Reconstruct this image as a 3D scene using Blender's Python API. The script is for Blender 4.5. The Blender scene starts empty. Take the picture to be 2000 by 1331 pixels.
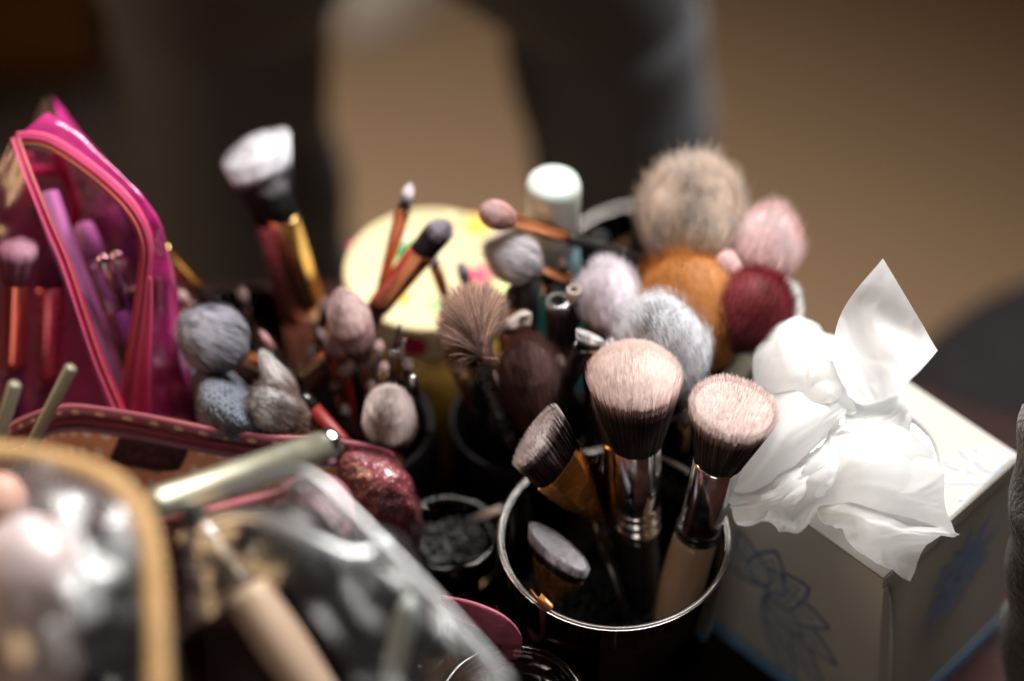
import bpy, math, random
import numpy as np
from mathutils import Vector, Matrix, noise

random.seed(4)
RNG = np.random.default_rng(11)
scene = bpy.context.scene
COL = scene.collection

# ------------------------------------------------------------------ camera
PITCH, LENS = math.radians(47.0), 85.0
BACK = 0.63 * (LENS / 50.0 - 1)  # the camera stands this much farther back than a 50 mm lens would
CAM_Y, CAM_H = -BACK * math.cos(PITCH), 0.66 + BACK * math.sin(PITCH)
FPX = LENS / 36.0 * 2000.0
cam_data = bpy.data.cameras.new("camera")
cam = bpy.data.objects.new("camera", cam_data)
COL.objects.link(cam)
cam.location = (0, CAM_Y, CAM_H)
cam.rotation_euler = (math.pi / 2 - PITCH, 0, 0)
cam_data.lens = LENS
cam_data.sensor_width = 36.0
cam_data.clip_start = 0.01
cam_data.clip_end = 60
cam_data.dof.use_dof = True
cam_data.dof.focus_distance = 0.622 + BACK
cam_data.dof.aperture_fstop = 1.85
scene.camera = cam

# ------------------------------------------------------------------ world and lamps
world = bpy.data.worlds.new("World")
scene.world = world
world.use_nodes = True
bg = world.node_tree.nodes["Background"]
bg.inputs[0].default_value = (0.95, 0.52, 0.27, 1)
bg.inputs[1].default_value = 0.034


def area_lamp(name, loc, target, sx, sy, power, color, spread=180):
    d = bpy.data.lights.new(name, 'AREA')
    d.shape = 'RECTANGLE'
    d.size, d.size_y = sx, sy
    d.energy = power
    d.color = color
    d.spread = math.radians(spread)
    o = bpy.data.objects.new(name, d)
    COL.objects.link(o)
    o.location = loc
    o.rotation_euler = (Vector(target) - Vector(loc)).to_track_quat('-Z', 'Y').to_euler()
    return o


area_lamp("window_light", (0.42, 1.38, 1.80), (-0.20, 0.54, 0.0), 1.25, 1.0, 27, (1.0, 0.975, 0.94), 72)
area_lamp("room_lamp", (-1.7, 0.75, 0.75), (0.0, 0.45, 0.1), 0.55, 1.1, 6.5, (1.0, 0.64, 0.32), 140)

area_lamp("rear_fill_light", (-0.40, -1.25, 0.20), (0.05, 0.45, 0.10), 0.7, 1.2, 3.0, (1.0, 0.90, 0.80), 150)  # fill lamp added behind the camera, for ferrule reflections and lifted shadows

scene.view_settings.view_transform = 'Standard'
scene.view_settings.look = 'None'
scene.view_settings.exposure = 0.0
scene.view_settings.gamma = 1.0
scene.view_settings.use_curve_mapping = False
scene.cycles.use_denoising = True
scene.cycles.max_bounces = 8
scene.cycles.transparent_max_bounces = 10
scene.cycles.transmission_bounces = 8
scene.cycles.diffuse_bounces = 2
scene.cycles.glossy_bounces = 4
scene.cycles.use_adaptive_sampling = True
scene.cycles.adaptive_threshold = 0.02
scene.cycles.sample_clamp_indirect = 6.0
scene.cycles.blur_glossy = 0.5

# ------------------------------------------------------------------ picture geometry helpers
CF = np.array([0, math.cos(PITCH), -math.sin(PITCH)])
CU = np.array([0, math.sin(PITCH), math.cos(PITCH)])
CR = np.array([1.0, 0, 0])
CC = np.array([0, CAM_Y, CAM_H])


def ray(px, py):
    return CF + CR * ((px - 1000.0) / FPX) + CU * ((665.5 - py) / FPX)


def at(px, py, z):
    """point at height z over the table"""
    d = ray(px, py)
    return CC + d * ((z - CAM_H) / d[2])


def aty(px, py, y):
    d = ray(px, py)
    return CC + d * ((y - CAM_Y) / d[1])


def depth(P):
    return float(np.dot(np.asarray(P) - CC, CF))


def proj(P):
    q = np.asarray(P) - CC
    d = np.dot(q, CF)
    return np.array([1000 + np.dot(q, CR) / d * FPX, 665.5 - np.dot(q, CU) / d * FPX])


def m_per_px(P):
    return depth(P) / FPX


def unit(v):
    v = np.asarray(v, float)
    return v / (np.linalg.norm(v) + 1e-12)


def S(r, g, b):
    def f(c):
        c /= 255.0
        return c / 12.92 if c <= 0.04045 else ((c + 0.055) / 1.055) ** 2.4
    return (f(r), f(g), f(b))


# ------------------------------------------------------------------ materials
MATS = {}


def _new(name):
    m = bpy.data.materials.new(name)
    m.use_nodes = True
    nt = m.node_tree
    return m, nt, nt.nodes["Principled BSDF"], nt.nodes["Material Output"]


def mat(name, col, rough=0.5, metal=0.0, vary=0.15, scale=40.0, bump=0.0, bscale=200.0, spec=0.5,
        coat=0.0, sheen=0.0, trans=0.0, ior=1.45, rvar=0.0):
    if name in MATS:
        return MATS[name]
    m, nt, b, out = _new(name)
    N, Lk = nt.nodes, nt.links
    tc = N.new("ShaderNodeTexCoord")
    nz = N.new("ShaderNodeTexNoise")
    nz.inputs["Scale"].default_value = scale
    nz.inputs["Detail"].default_value = 5
    Lk.new(tc.outputs["Object"], nz.inputs["Vector"])
    cr = N.new("ShaderNodeValToRGB")
    lo = tuple(c * (1 - vary) for c in col) + (1,)
    hi = tuple(min(1, c * (1 + vary)) for c in col) + (1,)
    cr.color_ramp.elements[0].color = lo
    cr.color_ramp.elements[0].position = 0.3
    cr.color_ramp.elements[1].color = hi
    cr.color_ramp.elements[1].position = 0.7
    Lk.new(nz.outputs["Fac"], cr.inputs["Fac"])
    Lk.new(cr.outputs["Color"], b.inputs["Base Color"])
    b.inputs["Roughness"].default_value = rough
    b.inputs["Metallic"].default_value = metal
    b.inputs["Specular IOR Level"].default_value = spec
    b.inputs["Coat Weight"].default_value = coat
    b.inputs["Sheen Weight"].default_value = sheen
    b.inputs["Transmission Weight"].default_value = trans
    b.inputs["IOR"].default_value = ior
    if rvar:
        mr = N.new("ShaderNodeMapRange")
        n3 = N.new("ShaderNodeTexNoise")
        n3.inputs["Scale"].default_value = scale * 3
        Lk.new(tc.outputs["Object"], n3.inputs["Vector"])
        mr.inputs["From Min"].default_value = 0.3
        mr.inputs["From Max"].default_value = 0.7
        mr.inputs["To Min"].default_value = max(0.0, rough - rvar)
        mr.inputs["To Max"].default_value = rough + rvar
        Lk.new(n3.outputs["Fac"], mr.inputs["Value"])
        Lk.new(mr.outputs["Result"], b.inputs["Roughness"])
    if bump:
        n2 = N.new("ShaderNodeTexNoise")
        n2.inputs["Scale"].default_value = bscale
        n2.inputs["Detail"].default_value = 3
        Lk.new(tc.outputs["Object"], n2.inputs["Vector"])
        bp = N.new("ShaderNodeBump")
        bp.inputs["Strength"].default_value = bump
        bp.inputs["Distance"].default_value = 0.002
        Lk.new(n2.outputs["Fac"], bp.inputs["Height"])
        Lk.new(bp.outputs["Normal"], b.inputs["Normal"])
    MATS[name] = m
    return m


def film(name, tint, rough=0.06, gloss=1.0, fog=0.0, fogcol=(0.8, 0.8, 0.8), bump=0.0, bscale=30):
    """thin clear plastic film: tinted transparency + mirror reflection by fresnel + a little milkiness"""
    if name in MATS:
        return MATS[name]
    m, nt, b, out = _new(name)
    N, Lk = nt.nodes, nt.links
    N.remove(b)
    tr = N.new("ShaderNodeBsdfTransparent")
    gl = N.new("ShaderNodeBsdfGlossy")
    df = N.new("ShaderNodeBsdfDiffuse")
    tc = N.new("ShaderNodeTexCoord")
    nz = N.new("ShaderNodeTexNoise")
    nz.inputs["Scale"].default_value = 25
    Lk.new(tc.outputs["Object"], nz.inputs["Vector"])
    mx = N.new("ShaderNodeMix")
    mx.data_type = 'RGBA'
    mx.inputs[6].default_value = tuple(c * 0.88 for c in tint) + (1,)
    mx.inputs[7].default_value = tuple(min(1, c * 1.05) for c in tint) + (1,)
    Lk.new(nz.outputs["Fac"], mx.inputs[0])
    Lk.new(mx.outputs[2], tr.inputs["Color"])
    gl.inputs["Roughness"].default_value = rough
    gl.inputs["Color"].default_value = (1, 1, 1, 1)
    df.inputs["Color"].default_value = fogcol + (1,)
    s1 = N.new("ShaderNodeMixShader")
    s1.inputs[0].default_value = fog
    Lk.new(tr.outputs[0], s1.inputs[1])
    Lk.new(df.outputs[0], s1.inputs[2])
    fr = N.new("ShaderNodeFresnel")
    fr.inputs["IOR"].default_value = 1.5
    mul = N.new("ShaderNodeMath")
    mul.operation = 'MULTIPLY'
    mul.use_clamp = True
    mul.inputs[1].default_value = gloss
    Lk.new(fr.outputs[0], mul.inputs[0])
    s2 = N.new("ShaderNodeMixShader")
    Lk.new(mul.outputs[0], s2.inputs[0])
    Lk.new(s1.outputs[0], s2.inputs[1])
    Lk.new(gl.outputs[0], s2.inputs[2])
    Lk.new(s2.outputs[0], out.inputs["Surface"])
    if bump:
        n2 = N.new("ShaderNodeTexNoise")
        n2.inputs["Scale"].default_value = bscale
        Lk.new(tc.outputs["Object"], n2.inputs["Vector"])
        bp = N.new("ShaderNodeBump")
        bp.inputs["Strength"].default_value = bump
        bp.inputs["Distance"].default_value = 0.004
        Lk.new(n2.outputs["Fac"], bp.inputs["Height"])
        for nd in (gl, fr):
            Lk.new(bp.outputs["Normal"], nd.inputs["Normal"])
    MATS[name] = m
    return m


def hair_mat(name, trl=0.25, rough=0.5):
    if name in MATS:
        return MATS[name]
    m, nt, b, out = _new(name)
    N, Lk = nt.nodes, nt.links
    at_ = N.new("ShaderNodeAttribute")
    at_.attribute_name = "Col"
    tc = N.new("ShaderNodeTexCoord")
    nz = N.new("ShaderNodeTexNoise")
    nz.inputs["Scale"].default_value = 260
    Lk.new(tc.outputs["Object"], nz.inputs["Vector"])
    mr = N.new("ShaderNodeMapRange")
    mr.inputs["To Min"].default_value = 0.8
    mr.inputs["To Max"].default_value = 1.2
    Lk.new(nz.outputs["Fac"], mr.inputs["Value"])
    mx = N.new("ShaderNodeVectorMath")
    mx.operation = 'SCALE'
    Lk.new(at_.outputs["Color"], mx.inputs[0])
    Lk.new(mr.outputs["Result"], mx.inputs["Scale"])
    Lk.new(mx.outputs[0], b.inputs["Base Color"])
    b.inputs["Roughness"].default_value = rough
    b.inputs["Specular IOR Level"].default_value = 0.35
    tl = N.new("ShaderNodeBsdfTranslucent")
    Lk.new(mx.outputs[0], tl.inputs["Color"])
    ms = N.new("ShaderNodeMixShader")
    ms.inputs[0].default_value = trl
    Lk.new(b.outputs[0], ms.inputs[1])
    Lk.new(tl.outputs[0], ms.inputs[2])
    Lk.new(ms.outputs[0], out.inputs["Surface"])
    MATS[name] = m
    return m


HAIR = hair_mat("bristle_fibre", 0.35, 0.6)
SILVER = mat("polished_nickel", (0.78, 0.79, 0.82), 0.13, 1.0, 0.06, 60, rvar=0.05)
STEEL = mat("dull_steel", (0.55, 0.54, 0.54), 0.30, 1.0, 0.1, 60, rvar=0.08)
GOLD = mat("gold_metal", (0.95, 0.62, 0.25), 0.17, 1.0, 0.08, 60, rvar=0.05)
COPPER = mat("copper_metal", (0.90, 0.42, 0.20), 0.20, 1.0, 0.08, 60, rvar=0.06)
AMBERM = mat("amber_gold_ferrule", (0.85, 0.42, 0.12), 0.26, 0.92, 0.12, 60, rvar=0.06)
ROSE = mat("rose_gold_metal", (0.85, 0.50, 0.36), 0.25, 1.0, 0.08, 60, rvar=0.06)
BLACKP = mat("black_lacquer", (0.012, 0.011, 0.012), 0.22, 0, 0.2, 50, coat=0.4)
BLACKM = mat("black_matte_plastic", (0.015, 0.013, 0.013), 0.45, 0, 0.2, 50)
BEIGE = mat("beige_lacquer", S(205, 165, 130), 0.35, 0, 0.06, 30)
TAUPE = mat("taupe_lacquer", S(176, 150, 128), 0.32, 0, 0.05, 30, coat=0.2)
CREAM = mat("cream_lacquer", S(232, 226, 205), 0.35, 0, 0.05, 30)
WHITEP = mat("white_plastic", S(172, 182, 176), 0.35, 0, 0.03, 30)
RED = mat("red_lacquer", S(120, 22, 20), 0.5, 0, 0.08, 30)
PURPLEH = mat("purple_lacquer", S(60, 20, 80), 0.3, 0, 0.1, 30)
DARKWOOD = mat("dark_wood_handle", S(60, 35, 25), 0.35, 0, 0.2, 60)


# ------------------------------------------------------------------ object helpers
def props(o, label=None, cat=None, group=None, kind=None):
    if label:
        o["label"] = label
    if cat:
        o["category"] = cat
    if group:
        o["group"] = group
    if kind:
        o["kind"] = kind
    return o


def thing(name, loc, label, cat, group=None):
    o = bpy.data.objects.new(name, None)
    o.empty_display_size = 0.01
    COL.objects.link(o)
    o.location = tuple(float(c) for c in loc)
    return props(o, label, cat, group)


def mesh_obj(name, V, F, material, parent=None, smooth=True, uv=None, kind=None, solid=0.0, sub=0):
    me = bpy.data.meshes.new(name)
    V = np.asarray(V, float)
    if parent is not None:
        loc = parent.location if parent.parent is None else parent.parent.location
        off = np.array(loc)
        if parent.parent is not None:
            off = np.array(parent.parent.location)
        V = V - off
    me.from_pydata(V.tolist(), [], F)
    if uv is not None:
        ul = me.uv_layers.new(name="UVMap")
        idx = np.zeros(len(me.loops), dtype=np.int32)
        me.loops.foreach_get("vertex_index", idx)
        ul.data.foreach_set("uv", np.asarray(uv, np.float32)[idx].ravel())
    if smooth:
        me.polygons.foreach_set("use_smooth", [True] * len(me.polygons))
    me.materials.append(material)
    me.update()
    o = bpy.data.objects.new(name, me)
    COL.objects.link(o)
    if parent is not None:
        o.parent = parent
    if solid:
        md = o.modifiers.new("thickness", 'SOLIDIFY')
        md.thickness = solid
        md.offset = 0
    if sub:
        md = o.modifiers.new("smooth", 'SUBSURF')
        md.levels = md.render_levels = sub
    if kind:
        o["kind"] = kind
    return o


def bevel(o, w, seg=2):
    md = o.modifiers.new("bevel", 'BEVEL')
    md.width = w
    md.segments = seg
    md.limit_method = 'ANGLE'
    return o


def frame(a, side=None):
    a = unit(a)
    s = np.asarray(CR if side is None else side, float)
    s = s - np.dot(s, a) * a
    s = unit(s)
    n = np.cross(a, s)
    return a, s, n


def lathe(P, a, s, n, prof, seg=28, cap0=True, cap1=True):
    """prof: list of (distance along a, rx, ry)"""
    V, F = [], []
    P = np.asarray(P, float)
    for (h, rx, ry) in prof:
        for k in range(seg):
            t = 2 * math.pi * k / seg
            V.append(P + a * h + s * (rx * math.cos(t)) + n * (ry * math.sin(t)))
    R = len(prof)
    for i in range(R - 1):
        for k in range(seg):
            k2 = (k + 1) % seg
            F.append((i * seg + k, i * seg + k2, (i + 1) * seg + k2, (i + 1) * seg + k))
    if cap0:
        F.append(tuple(range(seg - 1, -1, -1)))
    if cap1:
        F.append(tuple((R - 1) * seg + k for k in range(seg)))
    return V, F


def join(parts):
    V, F = [], []
    for v, f in parts:
        b = len(V)
        V += list(v)
        F += [tuple(i + b for i in q) for q in f]
    return V, F


def cat_rom(pts, m):
    """resample a control polyline smoothly to m points"""
    P = np.asarray(pts, float)
    k = len(P)
    if k == 2:
        t = np.linspace(0, 1, m)[:, None]
        return P[0] * (1 - t) + P[1] * t
    E = np.vstack([2 * P[0] - P[1], P, 2 * P[-1] - P[-2]])
    out = []
    for u in np.linspace(0, k - 1, m):
        i = min(int(u), k - 2)
        t = u - i
        p0, p1, p2, p3 = E[i], E[i + 1], E[i + 2], E[i + 3]
        out.append(0.5 * ((2 * p1) + (-p0 + p2) * t + (2 * p0 - 5 * p1 + 4 * p2 - p3) * t * t + (-p0 + 3 * p1 - 3 * p2 + p3) * t ** 3))
    return np.array(out)


def tube(pts, rad, m=40, seg=10, flat=1.0, up=None, closed=False):
    P = cat_rom(pts, m)
    V, F = [], []
    rads = np.interp(np.linspace(0, 1, m), np.linspace(0, 1, len(np.atleast_1d(rad))), np.atleast_1d(rad)) if np.ndim(rad) else np.full(m, rad)
    upv = np.array([0, 0, 1.0]) if up is None else np.asarray(up, float)
    for i in range(m):
        tg = unit(P[min(i + 1, m - 1)] - P[max(i - 1, 0)])
        s = np.cross(tg, upv)
        if np.linalg.norm(s) < 1e-4:
            s = np.array([1.0, 0, 0])
        s = unit(s)
        n = np.cross(s, tg)
        for k in range(seg):
            t = 2 * math.pi * k / seg
            V.append(P[i] + s * rads[i] * math.cos(t) + n * rads[i] * flat * math.sin(t))
    for i in range(m - 1):
        for k in range(seg):
            k2 = (k + 1) % seg
            F.append((i * seg + k, i * seg + k2, (i + 1) * seg + k2, (i + 1) * seg + k))
    F.append(tuple(range(seg - 1, -1, -1)))
    F.append(tuple((m - 1) * seg + k for k in range(seg)))
    return V, F


def grid_sheet(ctrl, nu, nv, disp=None):
    """ctrl[row][col] of 3D points -> smooth sheet, nu columns, nv rows"""
    rows = [cat_rom(r, nu) for r in ctrl]
    A = np.array(rows)
    out = np.zeros((nv, nu, 3))
    for j in range(nu):
        out[:, j] = cat_rom(A[:, j], nv)
    du = np.gradient(out, axis=1)
    dv = np.gradient(out, axis=0)
    nm = np.cross(du, dv)
    nm /= (np.linalg.norm(nm, axis=2, keepdims=True) + 1e-12)
    if disp is not None:
        for i in range(nv):
            for j in range(nu):
                out[i, j] += nm[i, j] * disp(out[i, j], j / (nu - 1), i / (nv - 1))
    V = out.reshape(-1, 3)
    F = [(i * nu + j, i * nu + j + 1, (i + 1) * nu + j + 1, (i + 1) * nu + j) for i in range(nv - 1) for j in range(nu - 1)]
    UV = [(j / (nu - 1), i / (nv - 1)) for i in range(nv) for j in range(nu)]
    return V, F, UV


def box(c, ax, ay, az, hx, hy, hz):
    c = np.asarray(c, float)
    V = [c + ax * (sx * hx) + ay * (sy * hy) + az * (sz * hz) for sx in (-1, 1) for sy in (-1, 1) for sz in (-1, 1)]
    F = [(0, 1, 3, 2), (4, 6, 7, 5), (0, 4, 5, 1), (2, 3, 7, 6), (0, 2, 6, 4), (1, 5, 7, 3)]
    return V, F


EX, EY, EZ = np.array([1.0, 0, 0]), np.array([0, 1.0, 0]), np.array([0, 0, 1.0])


# ------------------------------------------------------------------ bristles
def ramp_eval(ramp, t):
    ts = [r[0] for r in ramp]
    cs = np.array([S(*r[1]) for r in ramp])
    return np.stack([np.interp(t, ts, cs[:, k]) for k in range(3)], -1)


def hair_mesh(name, roots, ctrls, tips, width, ramp, parent, seed=0, tshift=0.05, vary=0.18, ramp2=None, mixfn=None,
              core=None, segs=None, tint=None, envn=None):
    """ribbons along quadratic curves root-ctrl-tip, colour from ramp along each fibre"""
    r = np.random.default_rng(seed + 100)
    n = len(roots)
    if segs is None:
        segs = sorted({0.0, 1.0} | {q[0] for q in ramp if 0.05 < q[0] < 0.97})
        if len(segs) < 4:
            segs = sorted(set(segs) | {0.45, 0.78})
    ts = np.array(segs)
    K = len(ts)
    B = (roots[:, None] * ((1 - ts) ** 2)[None, :, None] + ctrls[:, None] * (2 * ts * (1 - ts))[None, :, None]
         + tips[:, None] * (ts ** 2)[None, :, None])
    tg = B[:, -1] - B[:, 0]
    rv = r.normal(size=(n, 3))
    side = np.cross(tg, rv)
    if envn is not None:  # turn most ribbons to face outward
        en = envn(B[:, -2])
        s2 = np.cross(tg, en)
        ln = np.linalg.norm(s2, axis=1, keepdims=True)
        side = s2 / (ln + 1e-12) + 0.55 * side / (np.linalg.norm(side, axis=1, keepdims=True) + 1e-12)
    side /= (np.linalg.norm(side, axis=1, keepdims=True) + 1e-12)
    taper = np.interp(ts, [0, 0.6, 1.0], [1.0, 0.9, 0.25])
    w = width * (0.7 + 0.6 * r.random(n))
    A1 = B + side[:, None] * (w[:, None] * taper[None])[..., None]
    A2 = B - side[:, None] * (w[:, None] * taper[None])[..., None]
    V = np.stack([A1, A2], 2).reshape(-1, 3)  # n,K,2
    base = (np.arange(n) * K * 2)[:, None]
    quads = []
    for i in range(K - 1):
        quads.append(np.concatenate([base + 2 * i, base + 2 * i + 2, base + 2 * i + 3, base + 2 * i + 1], 1))
    Q = np.stack(quads, 1).reshape(-1, 4)
    tt = np.clip(ts[None] + r.normal(scale=tshift, size=(n, 1)), 0, 1)
    C = ramp_eval(ramp, tt)
    if ramp2 is not None:
        mk = mixfn(tips, r) if mixfn is not None else r.random(n)
        C2 = ramp_eval(ramp2, tt)
        C = C * (1 - mk)[:, None, None] + C2 * mk[:, None, None]
    C = C * (1 + vary * r.normal(size=(n, 1, 1)))
    if tint is not None:
        C = C * tint[:, None, None]
    C = np.clip(np.repeat(C[:, :, None, :], 2, 2).reshape(-1, 3), 0, 1)
    NV = None
    if envn is not None:  # shading normals of the tuft as a whole, roughened strand by strand
        NB = envn(B) + r.normal(size=(n, 1, 3)) * .38
        NV = np.repeat(NB[:, :, None, :], 2, 2).reshape(-1, 3)
    if core is not None:
        cv, cf, cc = core
        off = len(V)
        V = np.vstack([V, cv])
        C = np.vstack([C, cc])
        Q = np.vstack([Q, np.asarray(cf) + off])
        if NV is not None:
            NV = np.vstack([NV, envn(np.asarray(cv)[:, None])[:, 0]])
    V = V - np.array(parent.location)
    me = bpy.data.meshes.new(name)
    me.vertices.add(len(V))
    me.vertices.foreach_set("co", V.astype(np.float32).ravel())
    me.loops.add(len(Q) * 4)
    me.loops.foreach_set("vertex_index", Q.astype(np.int32).ravel())
    me.polygons.add(len(Q))
    me.polygons.foreach_set("loop_start", (np.arange(len(Q)) * 4).astype(np.int32))
    at_ = me.color_attributes.new("Col", 'FLOAT_COLOR', 'POINT')
    at_.data.foreach_set("color", np.concatenate([C, np.ones((len(C), 1))], 1).astype(np.float32).ravel())
    me.materials.append(HAIR)
    me.update(calc_edges=True)
    if NV is not None:
        NV = NV / (np.linalg.norm(NV, axis=1, keepdims=True) + 1e-9)
        me.polygons.foreach_set("use_smooth", np.ones(len(me.polygons), bool))
        me.normals_split_custom_set_from_vertices(NV.tolist())
    o = bpy.data.objects.new(name, me)
    COL.objects.link(o)
    o.parent = parent
    o["kind"] = "stuff"
    return o


def head(parent, P, a, s, n, L, r0, rb, rt, count, ramp, fy=1.0, fy0=None, edge=0.8, dp=2.0, slant=0.0, jit=0.02,
         lj=0.1, width=0.00014, seed=0, tshift=0.05, ramp2=None, mixfn=None, vary=0.24, core=True, bend=None, ctrl_h=0.5, clump=0.35, lump=0.06, flat=False):
    """a brush head: fibres rooted in a disc of radius r0, bulging to rb, ending on a cap of radius rt"""
    r = np.random.default_rng(seed)
    fy0 = fy if fy0 is None else fy0

    def pts(rho, phi, lenj, tj, cshift):
        dx, dy = rho * np.cos(phi), rho * np.sin(phi)
        h = L * (edge + (1 - edge) * (1 - rho ** dp)) + slant * dx * L
        h = h * (1 - lenj)
        R = P + s * (r0 * dx)[:, None] + n * (r0 * fy0 * dy)[:, None]
        T = P + s * (rt * dx)[:, None] + n * (rt * fy * dy)[:, None] + a * h[:, None]
        Cc = P + s * (rb * dx)[:, None] + n * (rb * fy * dy)[:, None] + a * (h * ctrl_h)[:, None]
        if lump:
            q_ = np.stack([dx, dy, np.zeros_like(dx)], 1) * 1.6 + seed * .37
            nz_ = np.array([noise.noise(Vector(v_)) for v_ in q_])
            n2_ = np.array([noise.noise(Vector(v_ * 2.4 + 9)) for v_ in q_])
            T = T + (T - P) * (lump * (nz_ + .6 * n2_))[:, None]
        if bend is not None:
            q = (rho * np.cos(phi))
            T = T + a * (bend[0] * L * np.sin(q * bend[1]))[:, None]
        return R, Cc + cshift, T + tj

    N = count
    rho = np.sqrt(r.random(N))
    k = int(N * 0.35)
    rho[:k] = 0.9 + 0.1 * r.random(k)
    phi = r.random(N) * 2 * math.pi
    lenj = (r.random(N) ** 3) * lj
    R, Cc, T = pts(rho, phi, lenj, r.normal(size=(N, 3)) * jit * L, r.normal(size=(N, 3)) * jit * 0.4 * L)
    def envn(X):
        d = X - P
        h = d @ a
        v_ = d - a * (0.62 * h)[..., None]
        v_ = v_ / (np.linalg.norm(v_, axis=-1, keepdims=True) + 1e-9)
        if flat:
            dx_ = (d @ s) / rt
            w = np.clip((h / (L * (edge + slant * dx_) + 1e-6) - .72) / .2, 0, 1)[..., None]
            v_ = v_ * (1 - w) + a * w
        return v_

    # fibres gather in small clumps
    M = max(30, N // 22)
    cr_, cp_ = np.sqrt(r.random(M)), r.random(M) * 2 * math.pi
    cxy = np.stack([cr_ * np.cos(cp_), cr_ * np.sin(cp_)], 1)
    hxy = np.stack([rho * np.cos(phi), rho * np.sin(phi)], 1)
    cid = np.zeros(N, int)
    for i0 in range(0, N, 2000):
        cid[i0:i0 + 2000] = np.argmin(((hxy[i0:i0 + 2000, None] - cxy[None]) ** 2).sum(2), 1)
    cm = np.zeros((M, 3))
    np.add.at(cm, cid, T)
    cm /= np.maximum(np.bincount(cid, minlength=M), 1)[:, None]
    T = T + (cm[cid] - T) * (clump * (0.4 + 0.6 * r.random(N)))[:, None]
    tint = 1 + r.normal(size=M)[cid] * vary * 0.3
    cobj = None
    if core:
        sg, V, F = 24, [], []
        ph = np.arange(sg) / sg * 2 * math.pi
        one = np.ones(sg)
        r_, c_, t_ = pts(one * 0.88, ph, one * 0.08, 0, 0)
        rings, tv = [], []
        for t in (0.0, 0.2, 0.4, 0.5, 0.56, 0.62, 0.68, 0.74, 0.8, 0.9, 1.0):
            rings.append(r_ * (1 - t) ** 2 + c_ * 2 * t * (1 - t) + t_ * t * t)
            tv.append(t * 0.97)
        for q in (0.6, 0.35, 0.02):
            rings.append(pts(one * q, ph, one * 0.08, 0, 0)[2])
            tv.append(0.97)
        cv = np.vstack(rings)
        cf = []
        for i in range(len(rings) - 1):
            for j in range(sg):
                j2 = (j + 1) % sg
                cf.append((i * sg + j, i * sg + j2, (i + 1) * sg + j2, (i + 1) * sg + j))
        cc = np.repeat(ramp_eval(ramp, np.array(tv)) * 0.9, sg, 0)
        cobj = (cv, cf, cc)
    return hair_mesh("bristles", R, Cc, T, width, ramp, parent, seed, tshift, vary, ramp2, mixfn, cobj, tint=tint, envn=envn)


# ------------------------------------------------------------------ containers: real places on the table
def _cup(px, py, h, r):
    c = at(px, py, h)
    return (float(c[0]), float(c[1]), r, h)


CUPS = {  # x, y, radius, height
    'front': _cup(1200, 1048, 0.120, 0.0515),
    'mid': _cup(1325, 700, 0.118, 0.039),
    'back': _cup(1262, 518, 0.085, 0.0450),
    'dark': _cup(1016, 818, 0.092, 0.0345),
    'left': _cup(700, 826, 0.092, 0.0365),
    'farleft': _cup(474, 664, 0.100, 0.037),
    'bead': _cup(878, 1040, 0.080, 0.0235),
    'low': _cup(1000, 1378, 0.100, 0.034),
}

BR_GROUP = "makeup brushes"


def axis_for(tip, zt, through, cup, zb):
    """tip point and a base point inside the cup, both on the plane seen edge-on through the two pixels"""
    P0 = at(tip[0], tip[1], zt)
    d0, d1 = ray(*tip), ray(*through)
    N = np.cross(d0, d1)
    if isinstance(cup, str):
        cx, cy, r, h = CUPS[cup]
    else:
        cx, cy = cup
        r = 0.03
    # points with z=zb on the plane: N.(X-CC)=0
    c = np.array([cx, cy, zb])
    nxy = np.array([N[0], N[1], 0])
    k = np.dot(N, c - CC) / np.dot(nxy, nxy)
    B = c - nxy * k
    dist = np.linalg.norm((B - c)[:2])
    if dist > r - 0.003 and isinstance(cup, str):
        print("brush base %.1f mm outside cup %s (tip %s)" % ((dist - r) * 1000, cup, tip))
    return P0, B


def along(P0, B, px):
    """parameter of the point on P0->B that shows nearest to the pixel"""
    ss = np.linspace(0, 1, 600)
    q = np.array([proj(P0 + (B - P0) * t) for t in ss])
    return ss[np.argmin(np.sum((q - np.asarray(px)) ** 2, 1))]


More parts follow.
